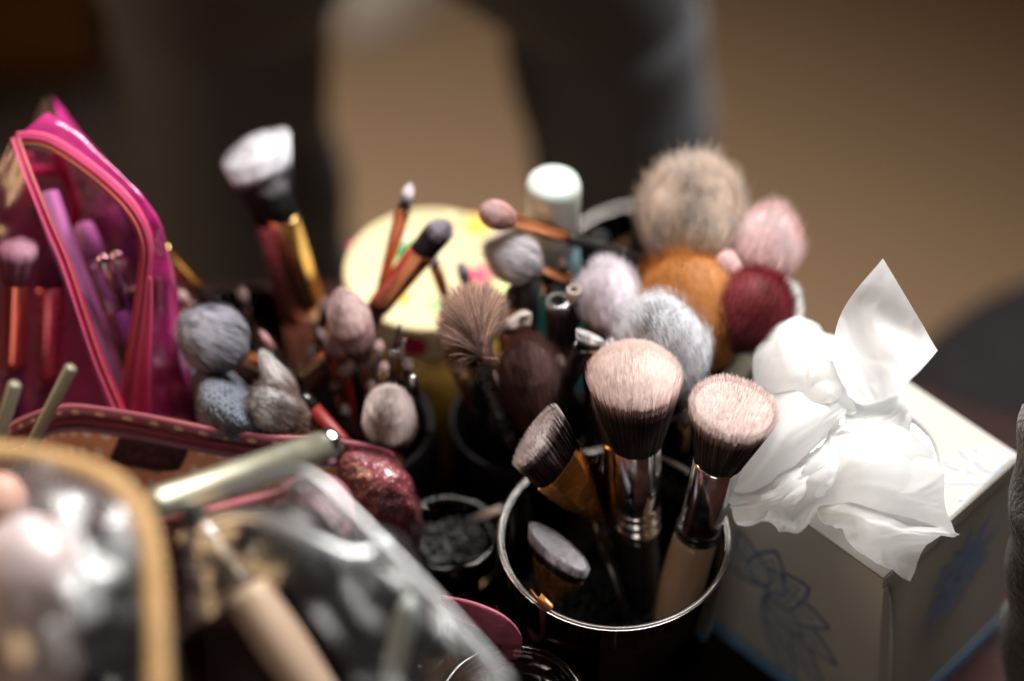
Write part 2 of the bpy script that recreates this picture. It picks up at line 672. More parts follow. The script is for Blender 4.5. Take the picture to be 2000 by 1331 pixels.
def brush(label, tip, zt, joint, fend, cup, ramp, hw, r0, fr, fr_end=None, ferrule=SILVER, handle=BLACKP, zb=0.015,
          rt=None, rb=None, count=3000, rings=0, hlen=None, fflat=None, hr=None, seed=None, maxlen=None, ring_mat=None, **kw):
    """hw: widest half width of the head, r0: root half width, fr: ferrule half width (photo pixels)"""
    P0, B = axis_for(tip, zt, joint, cup, zb)
    if maxlen is not None and np.linalg.norm(B - P0) > maxlen:
        B = P0 + unit(B - P0) * maxlen
    L = np.linalg.norm(B - P0)
    a, s, n = frame(P0 - B)
    sj, sf = along(P0, B, joint), along(P0, B, fend)
    J = P0 + (B - P0) * sj
    E = P0 + (B - P0) * sf
    mp = m_per_px(J)
    t = thing("makeup_brush", B, label, "brush", BR_GROUP)
    seed = int(abs(tip[0] * 7 + tip[1] * 3)) if seed is None else seed
    hl = sj * L
    HW, R0, FR = hw * mp, r0 * mp, fr * mp
    FE = (fr if fr_end is None else fr_end) * mp
    head(t, J - a * 0.0015, a, s, n, hl + 0.0015, R0, HW if rb is None else rb * HW, HW if rt is None else rt * HW, count, ramp, seed=seed, **kw)
    ff = kw.get('fy', 1.0) if fflat is None else fflat
    ff = max(ff, 0.35)
    fl = np.linalg.norm(J - E)
    # ferrule from E up to J
    prof = []
    if rings:
        y = 0.0
        rl = fl * 0.30 / rings
        prof.append((0, FE * 0.93, FE * 0.93))
        for k in range(rings):
            prof += [(y + rl * 0.05, FE * 0.93, FE * 0.93), (y + rl * 0.25, FE * 1.03, FE * 1.03), (y + rl * 0.65, FE * 1.03, FE * 1.03), (y + rl * 0.9, FE * 0.92, FE * 0.92)]
            y += rl
        prof += [(y + 0.0005, FE, FE)]
    else:
        prof += [(0, FE, FE), (fl * 0.1, FE * 1.0, FE * 1.0)]
    prof += [(fl * 0.55, FE * 0.4 + FR * 0.6, (FE * 0.4 + FR * 0.6) * (1 + ff) / 2), (fl * 0.97, FR, FR * ff), (fl, FR * 0.97, FR * ff * 0.97), (fl, FR * 0.86, FR * ff * 0.86), (fl - 0.002, FR * 0.84, FR * ff * 0.84)]
    V, F = lathe(E, a, s, n, prof, 32, True, True)
    mesh_obj("ferrule", V, F, ferrule, t)
    # handle
    hl_ = np.linalg.norm(E - B)
    HR = FE * 0.92 if hr is None else hr * mp
    if hl_ > 0.004:
        prof = [(0, HR * 0.35, HR * 0.35), (0.002, HR * 0.6, HR * 0.6), (hl_ * 0.3, HR * 0.85, HR * 0.85), (hl_ * 0.7, HR * 1.05, HR * 1.05), (hl_ * 0.95, HR, HR), (hl_ + 0.0008, HR * 0.96, HR * 0.96)]
        V, F = lathe(B, a, s, n, prof, 24)
        mesh_obj("handle", V, F, handle, t)
    if ring_mat is not None:
        q = along(P0, B, fend) * L
        V, F = join([lathe(E, a, s, n, [(k * 0.0032, FE * 1.0, FE * 1.0), (k * 0.0032 + 0.0006, FE * 1.09, FE * 1.09), (k * 0.0032 + 0.0022, FE * 1.09, FE * 1.09), (k * 0.0032 + 0.0028, FE * 1.0, FE * 1.0)], 32) for k in range(2)])
        mesh_obj("collar", V, F, ring_mat, t)
    return t

# ================================================================== SETTING
FLOOR_Z = -0.72


def carpet_mat():
    m, nt, b, out = _new("tan_carpet")
    N, Lk = nt.nodes, nt.links
    tc = N.new("ShaderNodeTexCoord")
    n1 = N.new("ShaderNodeTexNoise")
    n1.inputs["Scale"].default_value = 1.3
    n1.inputs["Detail"].default_value = 3
    n2 = N.new("ShaderNodeTexNoise")
    n2.inputs["Scale"].default_value = 260
    Lk.new(tc.outputs["Object"], n1.inputs["Vector"])
    Lk.new(tc.outputs["Object"], n2.inputs["Vector"])
    cr = N.new("ShaderNodeValToRGB")
    cr.color_ramp.elements[0].color = (0.29, 0.185, 0.105, 1)
    cr.color_ramp.elements[1].color = (0.36, 0.235, 0.135, 1)
    Lk.new(n1.outputs["Fac"], cr.inputs["Fac"])
    Lk.new(cr.outputs["Color"], b.inputs["Base Color"])
    b.inputs["Roughness"].default_value = 0.95
    bp = N.new("ShaderNodeBump")
    bp.inputs["Strength"].default_value = 0.6
    bp.inputs["Distance"].default_value = 0.006
    Lk.new(n2.outputs["Fac"], bp.inputs["Height"])
    Lk.new(bp.outputs["Normal"], b.inputs["Normal"])
    return m


fl = mesh_obj("floor", [(-6, -4, FLOOR_Z), (6, -4, FLOOR_Z), (6, 9, FLOOR_Z), (-6, 9, FLOOR_Z)], [(0, 1, 2, 3)], carpet_mat())
props(fl, kind="structure")


def wood_mat(name, c0, c1, rough=0.3):
    m, nt, b, out = _new(name)
    N, Lk = nt.nodes, nt.links
    tc = N.new("ShaderNodeTexCoord")
    mp = N.new("ShaderNodeMapping")
    mp.inputs["Scale"].default_value = (2, 26, 26)
    Lk.new(tc.outputs["Object"], mp.inputs["Vector"])
    nz = N.new("ShaderNodeTexNoise")
    nz.inputs["Scale"].default_value = 2.2
    nz.inputs["Detail"].default_value = 8
    nz.inputs["Distortion"].default_value = 0.8
    Lk.new(mp.outputs["Vector"], nz.inputs["Vector"])
    cr = N.new("ShaderNodeValToRGB")
    cr.color_ramp.elements[0].color = c0 + (1,)
    cr.color_ramp.elements[0].position = 0.3
    cr.color_ramp.elements[1].color = c1 + (1,)
    cr.color_ramp.elements[1].position = 0.75
    Lk.new(nz.outputs["Fac"], cr.inputs["Fac"])
    Lk.new(cr.outputs["Color"], b.inputs["Base Color"])
    b.inputs["Roughness"].default_value = rough
    b.inputs["Specular IOR Level"].default_value = 0.06
    return m


# table: a dark red-brown wooden top, its back edge a little oblique, on four legs
TW = wood_mat("mahogany_wood", (0.012, 0.004, 0.0035), (0.030, 0.009, 0.007), 0.6)
tb = thing("side_table", (0, 0.3, FLOOR_Z), "dark red brown wooden table under the brushes and bags", "table")
edge = cat_rom([(0.42, -0.02), (0.425, 0.25), (0.41, 0.42), (0.33, 0.53), (0.238, 0.576), (0.15, 0.620), (0.07, 0.648), (-0.03, 0.660), (-0.16, 0.658), (-0.30, 0.63), (-0.42, 0.56), (-0.455, 0.42), (-0.455, 0.2), (-0.45, -0.02)], 90)
m_ = len(edge)
V = [(x, y, -0.032) for x, y in edge] + [(x, y, 0.0) for x, y in edge]
F = [tuple(range(m_ - 1, -1, -1)), tuple(range(m_, 2 * m_))] + [(k, (k + 1) % m_, m_ + (k + 1) % m_, m_ + k) for k in range(m_)]
bevel(mesh_obj("table_top", V, F, TW, tb, smooth=False), 0.004, 3)
for (cx, cy) in ((-0.36, 0.04), (0.34, 0.04), (0.30, 0.46), (-0.34, 0.50)):
    V, F = box((cx, cy, (FLOOR_Z - 0.033) / 2), EX, EY, EZ, 0.022, 0.022, (-FLOOR_Z - 0.033) / 2)
    bevel(mesh_obj("leg", V, F, TW, tb, smooth=False), 0.003)

# ------------------------------------------------------------------ person standing behind the table (legs in dark jeans)
def denim_mat():
    m, nt, b, out = _new("charcoal_denim")
    N, Lk = nt.nodes, nt.links
    tc = N.new("ShaderNodeTexCoord")
    wv = N.new("ShaderNodeTexWave")
    wv.inputs["Scale"].default_value = 300
    wv.inputs["Distortion"].default_value = 1.5
    Lk.new(tc.outputs["Object"], wv.inputs["Vector"])
    nz = N.new("ShaderNodeTexNoise")
    nz.inputs["Scale"].default_value = 9
    Lk.new(tc.outputs["Object"], nz.inputs["Vector"])
    cr = N.new("ShaderNodeValToRGB")
    cr.color_ramp.elements[0].color = (0.052, 0.055, 0.066, 1)
    cr.color_ramp.elements[1].color = (0.090, 0.094, 0.110, 1)
    Lk.new(nz.outputs["Fac"], cr.inputs["Fac"])
    Lk.new(cr.outputs["Color"], b.inputs["Base Color"])
    b.inputs["Roughness"].default_value = 0.8
    b.inputs["Sheen Weight"].default_value = 0.08
    bp = N.new("ShaderNodeBump")
    bp.inputs["Strength"].default_value = 0.2
    bp.inputs["Distance"].default_value = 0.001
    Lk.new(wv.outputs["Fac"], bp.inputs["Height"])
    Lk.new(bp.outputs["Normal"], b.inputs["Normal"])
    return m


DEN = denim_mat()
YP = 0.93
person = thing("person", (-0.05, YP, FLOOR_Z), "standing person in dark charcoal jeans behind the table, seen from thighs to shins", "person")
rows = {'l': [((430, 0), 222), ((440, 110), 208), ((447, 200), 196), ((460, 270), 192), ((478, 340), 194), ((492, 450), 196), ((500, 560), 196)],
        'r': [((1162, 0), 198), ((1185, 100), 194), ((1204, 200), 190), ((1216, 290), 176), ((1222, 370), 162), ((1228, 480), 150), ((1232, 580), 146)]}
LEG, V, F = {}, [], []
SEG = 40
for key, xs in rows.items():
    cen, rad = [], []
    for (p, hwp) in xs:
        c = aty(p[0], p[1], YP)
        cen.append(c)
        rad.append(hwp * m_per_px(c))
    # continue to the floor and up to the hip
    d = cen[-1] - cen[-3]
    foot = cen[-1] + d / abs(d[2]) * (cen[-1][2] - (FLOOR_Z + 0.05)) * np.array([0.35, 1, 1])
    cen += [(cen[-1] + foot) / 2, foot]
    rad += [rad[-1] * 0.94, rad[-1] * 0.9]
    hipx = -0.165 if key == 'l' else -0.035
    cen = [np.array([hipx, YP + 0.02, 0.20]), np.array([hipx * 0.6 + cen[0][0] * 0.4, YP + 0.01, 0.08])] + cen
    rad = [0.115, 0.112] + rad
    LEG[key] = (cen, rad)
    C = cat_rom(cen, 110)
    R = np.interp(np.linspace(0, 1, 110), np.linspace(0, 1, len(rad)), rad)
    b0 = len(V)
    for i in range(110):
        z = C[i][2]
        for k in range(SEG):
            t = 2 * math.pi * k / SEG
            ph = 0.6 if key == 'l' else 2.1
            knee = math.exp(-((z + 0.20) / 0.13) ** 2)
            w = 1 + 0.022 * math.sin(z * 70 + 2.2 * math.sin(t + ph) + ph) * (0.4 + knee) + 0.02 * math.sin(3 * t + z * 12)
            rr = R[i] * w
            V.append(C[i] + np.array([rr * math.cos(t), rr * 0.95 * math.sin(t), 0.012 * math.sin(t + ph) * knee]))
    for i in range(109):
        for k in range(SEG):
            k2 = (k + 1) % SEG
            F.append((b0 + i * SEG + k, b0 + (i + 1) * SEG + k, b0 + (i + 1) * SEG + k2, b0 + i * SEG + k2))
    F.append(tuple(b0 + 109 * SEG + k for k in range(SEG)))
# hips: one ring round both thighs up to the waist
hip = []
for (z, rx, ry) in [(0.17, 0.185, 0.120), (0.24, 0.190, 0.128), (0.32, 0.175, 0.118), (0.38, 0.160, 0.108)]:
    hip.append((z, rx, ry))
hv, hf = lathe((-0.10, YP + 0.02, 0), EZ, EX, EY, hip, SEG)
b0 = len(V)
V += hv
F += [tuple(i + b0 for i in q) for q in hf]
mesh_obj("jeans", V, F, DEN, person)
SHOE = mat("black_shoe_leather", (0.02, 0.018, 0.017), 0.45, 0, 0.2, 40)
for key in 'lr':
    c = LEG[key][0][-1]
    sec = []
    for (yy, rx, rz, zc) in [(0.09, 0.030, 0.035, 0.045), (0.06, 0.040, 0.045, 0.050), (0.0, 0.046, 0.045, 0.048), (-0.06, 0.050, 0.036, 0.037), (-0.12, 0.044, 0.026, 0.027), (-0.155, 0.020, 0.014, 0.016)]:
        sec.append((yy, rx, rz, zc))
    V, F = [], []
    for (yy, rx, rz, zc) in sec:
        for k in range(20):
            t = 2 * math.pi * k / 20
            V.append((c[0] + rx * math.cos(t), c[1] + yy, FLOOR_Z + max(0.001, zc + rz * math.sin(t))))
    for i in range(len(sec) - 1):
        for k in range(20):
            k2 = (k + 1) % 20
            F.append((i * 20 + k, i * 20 + k2, (i + 1) * 20 + k2, (i + 1) * 20 + k))
    F += [tuple(range(19, -1, -1)), tuple(100 + k for k in range(20))]
    mesh_obj("shoe", V, F, SHOE, person)

# a pale shoe lying further back on the floor, seen between the legs
PALE = mat("pale_canvas", S(205, 195, 185), 0.8, 0, 0.06, 20)
p0, p1 = at(690, 75, FLOOR_Z), at(800, -45, FLOOR_Z)
ax = unit(p1 - p0)
sd = np.array([-ax[1], ax[0], 0])
V, F = [], []
secs = [(0.0, 0.012, 0.02), (0.02, 0.034, 0.045), (0.08, 0.047, 0.06), (0.14, 0.046, 0.075), (0.20, 0.042, 0.085), (0.245, 0.036, 0.085), (0.265, 0.015, 0.05)]
for (d_, w_, h_) in secs:
    for k in range(18):
        t = math.pi * k / 17
        V.append(p0 + ax * (d_ - 0.02) + sd * (w_ * math.cos(t)) + EZ * (0.001 + h_ * math.sin(t)))
for i in range(len(secs) - 1):
    for k in range(17):
        F.append((i * 18 + k, i * 18 + k + 1, (i + 1) * 18 + k + 1, (i + 1) * 18 + k))
F += [tuple(range(17, -1, -1)), tuple((len(secs) - 1) * 18 + k for k in range(18))]
ps = mesh_obj("shoe", V, F, PALE)
props(ps, "pale grey shoe on the tan floor beside the left leg", "shoe")

# dark wooden cabinet in the gloom at the upper left
CAB = wood_mat("walnut_wood", (0.022, 0.012, 0.006), (0.045, 0.024, 0.012), 0.6)
CABT = wood_mat("chestnut_wood", (0.10, 0.04, 0.014), (0.16, 0.07, 0.026), 0.45)
cb = thing("wooden_cabinet", (-1.0, 1.75, FLOOR_Z), "low dark brown wooden cabinet in the gloom behind the pink bag", "cabinet")
V, F = box((-1.02, 1.95, FLOOR_Z + 0.17), EX, EY, EZ, 0.60, 0.30, 0.17)
bevel(mesh_obj("carcass", V, F, CAB, cb, smooth=False), 0.006)
V, F = box((-1.02, 1.92, FLOOR_Z + 0.36), EX, EY, EZ, 0.64, 0.35, 0.018)
bevel(mesh_obj("top_board", V, F, CABT, cb, smooth=False), 0.006)
for k in range(3):
    V, F = box((-1.42 + 0.4 * k, 1.643, FLOOR_Z + 0.17), EX, EY, EZ, 0.185, 0.008, 0.14)
    bevel(mesh_obj("drawer_front", V, F, CABT, cb, smooth=False), 0.004)
# dark rug on that side of the floor
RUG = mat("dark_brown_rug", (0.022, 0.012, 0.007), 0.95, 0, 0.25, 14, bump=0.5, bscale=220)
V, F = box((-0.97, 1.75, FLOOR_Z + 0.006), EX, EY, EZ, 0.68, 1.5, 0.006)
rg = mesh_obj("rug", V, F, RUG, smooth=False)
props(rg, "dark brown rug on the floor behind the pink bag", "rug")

# dark upholstered stool beside the table, behind the tissue box
ST = mat("black_upholstery", (0.012, 0.010, 0.011), 0.9, 0, 0.2, 60, bump=0.2, bscale=400, spec=0.1)
sc_ = at(2300, 900, -0.14)
st = thing("stool", (sc_[0], sc_[1], FLOOR_Z), "dark upholstered stool standing beyond the right corner of the tissue box", "stool")
V, F = lathe((sc_[0], sc_[1], -0.21), EZ, EX, EY, [(0, 0.15, 0.15), (0.004, 0.17, 0.17), (0.04, 0.185, 0.185), (0.06, 0.175, 0.175), (0.072, 0.14, 0.14), (0.078, 0.05, 0.05)], 40)
mesh_obj("seat", V, F, ST, st)
for k in range(4):
    t = math.pi / 4 + k * math.pi / 2
    V, F = tube([(sc_[0] + 0.11 * math.cos(t), sc_[1] + 0.11 * math.sin(t), -0.208), (sc_[0] + 0.16 * math.cos(t), sc_[1] + 0.16 * math.sin(t), FLOOR_Z)], [0.016, 0.012], 8, 12)
    mesh_obj("leg", V, F, CAB, st)

# ================================================================== CUPS, JARS, TIN, BOTTLE
def glass(name, tint=(1, 1, 1), rough=0.0):
    return mat(name, tint, rough, 0, 0.0, 20, trans=1.0, ior=1.47)


GLASS = glass("clear_acrylic", (0.97, 0.95, 0.93))
DGLASS = glass("smoked_acrylic", (0.35, 0.31, 0.30))
BLK = mat("black_cup_plastic", (0.006, 0.005, 0.005), 0.4, 0, 0.2, 40, spec=0.25)


def cup_wall(name, cx, cy, r, h, wall, taper, material, parent, base=0.004, lip=False):
    rb = r * taper
    V, F = lathe((cx, cy, 0), EZ, EX, EY, [
        (0.0005, rb * 0.96, rb * 0.96), (0.002, rb, rb), (h - 0.001, r, r), (h, r - wall * 0.3, r - wall * 0.3), (h, r - wall * 0.75, r - wall * 0.75),
        (h - 0.001, r - wall, r - wall), (base + 0.002, rb - wall, rb - wall), (base, rb * 0.9 - wall, rb * 0.9 - wall)], 72)
    o = mesh_obj(name, V, F, material, parent)
    if lip:
        V, F = [], []
        for i in range(72):
            t = 2 * math.pi * i / 72
            c = np.array([cx + (r + .0004) * math.cos(t), cy + (r + .0004) * math.sin(t), h + .0004])
            er = np.array([math.cos(t), math.sin(t), 0])
            for k in range(10):
                u = 2 * math.pi * k / 10
                V.append(c + er * (.0012 * math.cos(u)) + EZ * (.0009 * math.sin(u)))
        F = [(i * 10 + k, ((i + 1) % 72) * 10 + k, ((i + 1) % 72) * 10 + (k + 1) % 10, i * 10 + (k + 1) % 10) for i in range(72) for k in range(10)]
        mesh_obj("rim", V, F, mat("rim_acrylic", (.34, .29, .26), .18, 0, .05, 40, trans=.85, ior=1.47), parent)
    return o


def bead_fill(cx, cy, r, z, material, parent, n, br, seed=1, name="beads"):
    """a bed of small beads: real spheres on a solid core"""
    rr = random.Random(seed)
    parts = [lathe((cx, cy, 0), EZ, EX, EY, [(0.0065, r * 0.86, r * 0.86), (z - br * 2.2, r * 0.97, r * 0.97)], 40)]
    for k in range(n):
        q = math.sqrt(rr.random()) * (r - br)
        t = rr.random() * 6.283
        c = np.array([cx + q * math.cos(t), cy + q * math.sin(t), z - br * 0.8 + rr.random() * br * 1.5])
        b = br * (0.8 + 0.4 * rr.random())
        V = [c + EZ * b, c - EZ * b]
        F = []
        for i, lat in enumerate((0.45, -0.45)):
            for j in range(6):
                V.append(c + np.array([math.cos(j * 1.0472 + i * .5) * math.cos(lat), math.sin(j * 1.0472 + i * .5) * math.cos(lat), math.sin(lat)]) * b)
        for j in range(6):
            j2 = (j + 1) % 6
            F += [(0, 2 + j, 2 + j2), (2 + j, 8 + j, 2 + j2), (2 + j2, 8 + j, 8 + j2), (8 + j, 1, 8 + j2)]
        parts.append((V, F))
    V, F = join(parts)
    return mesh_obj(name, V, F, material, parent, kind="stuff")


BEAD = mat("black_beads", (0.003, 0.0028, 0.003), 0.45, 0, 0.3, 80, spec=0.2)
BEADG = mat("glossy_black_beads", (0.004, 0.004, 0.004), 0.08, 0, 0.3, 80)

cx, cy, r, h = CUPS['front']
t = thing("brush_cup", (cx, cy, 0), "clear plastic cup of black filling in front, holding the big flat topped brushes", "cup", "brush holders")
cup_wall("cup_wall", cx, cy, r, h, 0.0020, 0.86, GLASS, t, lip=True)
bead_fill(cx, cy, r * 0.885, 0.062, BEAD, t, 1500, 0.0013, 3)
AMBER = mat("amber_plastic", (0.55, 0.22, 0.05), 0.2, 0, 0.1, 50, trans=0.5)
pc = at(1048, 1172, h - 0.004)
a_, s_, n_ = frame(np.array([-0.2, -0.5, 0.75]), np.array([0.8, -0.5, 0]))
V, F = grid_sheet([[at(1036, 1150, .116), at(1045, 1172, .1165), at(1062, 1190, .117)], [at(1050, 1168, .123), at(1062, 1178, .124), at(1078, 1190, .1235)], [at(1058, 1160, .124), at(1066, 1168, .125), at(1080, 1182, .124)]], 10, 10)[:2]
mesh_obj("tape_tab", V, F, AMBER, t, solid=0.0008)

cx, cy, r, h = CUPS['mid']
t = thing("brush_cup", (cx, cy, 0), "clear cup right behind the front cup, holding the orange and burgundy brushes", "cup", "brush holders")
cup_wall("cup_wall", cx, cy, r, h, 0.0018, 0.88, GLASS, t, lip=True)
bead_fill(cx, cy, r * 0.9, 0.05, BEAD, t, 500, 0.0015, 4)

cx, cy, r, h = CUPS['back']
t = thing("brush_cup", (cx, cy, 0), "wide smoked jar with pale rim at the back, beside the white capped bottle", "jar", "brush holders")
cup_wall("jar_wall", cx, cy, r, h, 0.0022, 0.95, DGLASS, t, lip=True)
bead_fill(cx, cy, r * 0.93, 0.028, BEAD, t, 500, 0.002, 5)
PURP = mat("purple_plastic", S(70, 45, 110), 0.35, 0, 0.1, 40)
for k, (ang, rad, mtl) in enumerate([(1.2, 0.036, PURP), (2.2, 0.03, BLACKM), (2.9, 0.035, BLACKM)]):
    c = np.array([cx + rad * math.cos(ang), cy + rad * math.sin(ang), 0.022])
    dd = unit([0.25 * math.cos(ang), 0.25 * math.sin(ang), 1])
    a, s, n = frame(dd)
    V, F = lathe(c, a, s, n, [(0, 0.006, 0.006), (0.038, 0.006, 0.006), (0.040, 0.0055, 0.0055), (0.052, 0.0055, 0.0055), (0.0535, 0.004, 0.004)], 20)
    o = mesh_obj("makeup_pencil", V, F, mtl)
    props(o, ["short purple pencil inside the smoked jar at the back", "black pencil inside the smoked jar, beside the purple one", "black pencil at the left wall inside the smoked jar"][k], "pencil", "pencils in the cups")

cx, cy, r, h = CUPS['dark']
t = thing("brush_cup", (cx, cy, 0), "round black cup holding the fan brush and brown brush", "cup", "brush holders")
cup_wall("cup_wall", cx, cy, r, h, 0.0022, 0.9, BLK, t)
bead_fill(cx, cy, r * 0.9, 0.05, BEAD, t, 300, 0.0016, 6)

cx, cy, r, h = CUPS['left']
t = thing("brush_cup", (cx, cy, 0), "black cup behind the polka dot pouch, with silver ferruled brushes", "cup", "brush holders")
cup_wall("cup_wall", cx, cy, r, h, 0.0022, 0.9, BLK, t)
bead_fill(cx, cy, r * 0.9, 0.05, BEAD, t, 300, 0.0016, 7)

cx, cy, r, h = CUPS['farleft']
t = thing("brush_cup", (cx, cy, 0), "smoked cup at far left holding the tall white tipped brush", "cup", "brush holders")
cup_wall("cup_wall", cx, cy, r, h, 0.002, 0.9, DGLASS, t)
bead_fill(cx, cy, r * 0.88, 0.04, BEAD, t, 300, 0.0016, 8)

cx, cy, r, h = CUPS['bead']
t = thing("bead_jar", (cx, cy, 0), "small glass jar of glossy black beads beside the front cup", "jar", "small jars")
cup_wall("jar_wall", cx, cy, r, h, 0.003, 0.98, GLASS, t, base=0.008)
bead_fill(cx, cy, r * 0.84, 0.068, BEADG, t, 330, 0.0025, 9)
q0, q1 = at(905, 1022, 0.0845), at(985, 992, 0.094)
a, s, n = frame(q1 - q0, EZ)
V, F = box((q0 + q1) / 2, a, n, s, np.linalg.norm(q1 - q0) / 2, 0.0028, 0.0007)
o = bevel(mesh_obj("plastic_strip", V, F, film("clear_film_strip", (0.85, 0.82, 0.80), 0.1, 1.5, 0.18, (0.5, 0.45, 0.42)), smooth=False), 0.0004)
props(o, "thin clear plastic strip lying across the bead jar rim", "strip")

cx, cy, r, h = CUPS['low']
t = thing("glass_jar", (cx, cy, 0), "empty thick rimmed glass jar at the bottom edge, below the pink strap", "jar", "small jars")
V, F = lathe((cx, cy, 0), EZ, EX, EY, [(0.0005, r * .92, r * .92), (0.003, r * .96, r * .96), (h * 0.80, r * .96, r * .96), (h * .84, r * .92, r * .92), (h * .86, r * .97, r * .97), (h * .89, r * .97, r * .97), (h * .91, r * .93, r * .93), (h * .93, r * .98, r * .98), (h * .965, r, r), (h, r * .98, r * .98), (h, r * .90, r * .90), (h - .002, r * .87, r * .87), (0.010, r * .85, r * .85), (0.007, r * .7, r * .7)], 64)
mesh_obj("jar_wall", V, F, GLASS, t)

# ---- round tin
TINC = at(840, 521, 0.12)
TR = 170 * m_per_px(TINC)
CRM = mat("cream_printed_tin", S(184, 172, 136), 0.65, 0, 0.05, 25, spec=.12)
CRM2 = mat("ochre_printed_tin", S(170, 135, 60), 0.4, 0, 0.12, 25, coat=0.2)
t = thing("round_tin", (TINC[0], TINC[1], 0), "round cream tin with coloured spots on its lid", "tin")
V, F = lathe((TINC[0], TINC[1], 0), EZ, EX, EY, [(0.001, TR * .95, TR * .95), (0.003, TR * .965, TR * .965), (0.1015, TR * .965, TR * .965)], 64)
mesh_obj("tin_body", V, F, CRM2, t)
V, F = lathe((TINC[0], TINC[1], 0), EZ, EX, EY, [(0.0985, TR * .967, TR * .967), (0.0985, TR * .995, TR * .995), (0.101, TR, TR), (0.1165, TR, TR), (0.119, TR * .985, TR * .985), (0.1197, TR * .955, TR * .955), (0.1185, TR * .93, TR * .93), (0.1183, TR * .2, TR * .2)], 64)
mesh_obj("lid", V, F, CRM, t)
spots = [((790, 492), 22, (0, 110, 60), 5, 1.0), ((762, 577), 24, (225, 165, 10), 4, .4), ((935, 437), 22, (235, 175, 5), 6, .2), ((935, 540), 24, (200, 70, 95), 5, .9),
         ((850, 597), 12, (120, 170, 110), 5, .1), ((782, 520), 12, (130, 190, 130), 3, .3), ((988, 560), 18, (190, 200, 130), 4, .3), ((783, 463), 10, (200, 200, 205), 5, .3), ((735, 462), 8, (190, 205, 140), 5, .3),
         ((712, 525), 9, (225, 205, 130), 5, .3), ((825, 572), 8, (215, 205, 150), 5, .2), ((790, 585), 9, (245, 200, 60), 5, .2), ((905, 470), 8, (225, 205, 150), 5, .2), ((690, 480), 9, (190, 60, 90), 4, .2), ((880, 420), 8, (225, 205, 150), 5, .2)]
for k, (p, rad, col, lob, ph) in enumerate(spots):
    c = at(p[0], p[1], 0.1187)
    rm = rad * 1.25 * m_per_px(c)
    V = [c]
    for j in range(40):
        tt = 2 * math.pi * j / 40
        q = rm * (0.8 + 0.28 * math.cos(lob * tt + ph * 5))
        V.append(c + np.array([q * math.cos(tt + ph), q * 1.15 * math.sin(tt + ph), 0]))
    F = [(0, 1 + j, 1 + (j + 1) % 40) for j in range(40)]
    mesh_obj("printed_spot", V, F, mat("tin_print_%d_%d_%d" % col, S(*col), 0.65, 0, 0.05, 30, spec=.12), t)
# a dark pink print on the lid's side
V = []
for j in range(9):
    for z in (0.1005, 0.1155):
        ang = -1.95 + 0.045 * j
        w = 0.5 + 0.5 * math.sin(math.pi * j / 8)
        zz = 0.108 + (z - 0.108) * w
        V.append((TINC[0] + (TR + .0004) * math.cos(ang), TINC[1] + (TR + .0004) * math.sin(ang), zz))
F = [(2 * j, 2 * j + 2, 2 * j + 3, 2 * j + 1) for j in range(8)]
mesh_obj("printed_spot", V, F, mat("tin_print_wine", S(150, 20, 60), 0.35), t)

# ---- white capped bottle with aqua label
BX, BY = [float(q) for q in at(1081, 352, 0.2015)[:2]]
t = thing("toner_bottle", (BX, BY, 0), "slim aqua bottle with a white cap between tin and smoked jar", "bottle")
AQ = mat("aqua_plastic", S(60, 190, 195), 0.2, 0, 0.06, 30, coat=0.3)
FROST = mat("frosted_blue_plastic", S(150, 190, 205), 0.35, 0, 0.05, 30, trans=0.3)
V, F = lathe((BX, BY, 0), EZ, EX, EY, [(0.001, .0145, .0145), (0.004, .016, .016), (0.128, .016, .016), (0.134, .0155, .0155)], 40)
mesh_obj("body", V, F, AQ, t)
V, F = lathe((BX, BY, 0), EZ, EX, EY, [(0.1345, .0150, .0150), (0.150, .0135, .0135), (0.165, .0115, .0115), (0.168, .010, .010)], 40)
mesh_obj("shoulder", V, F, FROST, t)
V, F = lathe((BX, BY, 0), EZ, EX, EY, [(0.162, .0118, .0118), (0.163, .0126, .0126), (0.1965, .0134, .0134), (0.200, .0124, .0124), (0.2015, .0095, .0095), (0.2018, .003, .003)], 48)
mesh_obj("cap", V, F, WHITEP, t)

# ================================================================== BRUSHES
PINKTIP = [(0.0, (20, 10, 11)), (0.60, (30, 15, 16)), (0.71, (98, 66, 64)), (0.83, (206, 172, 165)), (1.0, (238, 222, 215))]
FLATPINK = [(0.0, (24, 12, 14)), (0.68, (34, 18, 22)), (0.78, (180, 150, 150)), (0.86, (222, 194, 188)), (1.0, (234, 212, 206))]
MAUVE = [(0.0, (45, 26, 28)), (0.35, (80, 52, 54)), (0.75, (170, 130, 130)), (1.0, (225, 200, 198))]
LILACW = [(0.0, (40, 24, 24)), (0.52, (62, 40, 40)), (0.70, (190, 168, 175)), (1.0, (240, 232, 240))]
GREYW = [(0.0, (140, 138, 146)), (0.5, (214, 214, 222)), (1.0, (244, 244, 250))]
BLACKH = [(0.0, (14, 12, 14)), (0.85, (28, 25, 28)), (0.97, (80, 75, 80)), (1.0, (110, 105, 110))]
ORANGE = [(0.0, (146, 88, 34)), (0.5, (172, 104, 46)), (1.0, (204, 138, 74))]
WINE = [(0.0, (70, 22, 30)), (0.6, (95, 26, 36)), (1.0, (135, 48, 56))]
DBROWN = [(0.0, (150, 70, 36)), (0.35, (100, 48, 36)), (0.7, (66, 36, 32)), (1.0, (92, 58, 52))]
BEIGEF = [(0.0, (196, 150, 116)), (0.6, (228, 192, 164)), (1.0, (240, 220, 204))]
GREYF = [(0.0, (110, 105, 105)), (0.6, (160, 155, 155)), (1.0, (200, 196, 198))]
PINKF = [(0.0, (180, 130, 125)), (0.6, (215, 170, 165)), (1.0, (225, 195, 195))]
WHITEF = [(0.0, (190, 190, 190)), (1.0, (242, 242, 240))]
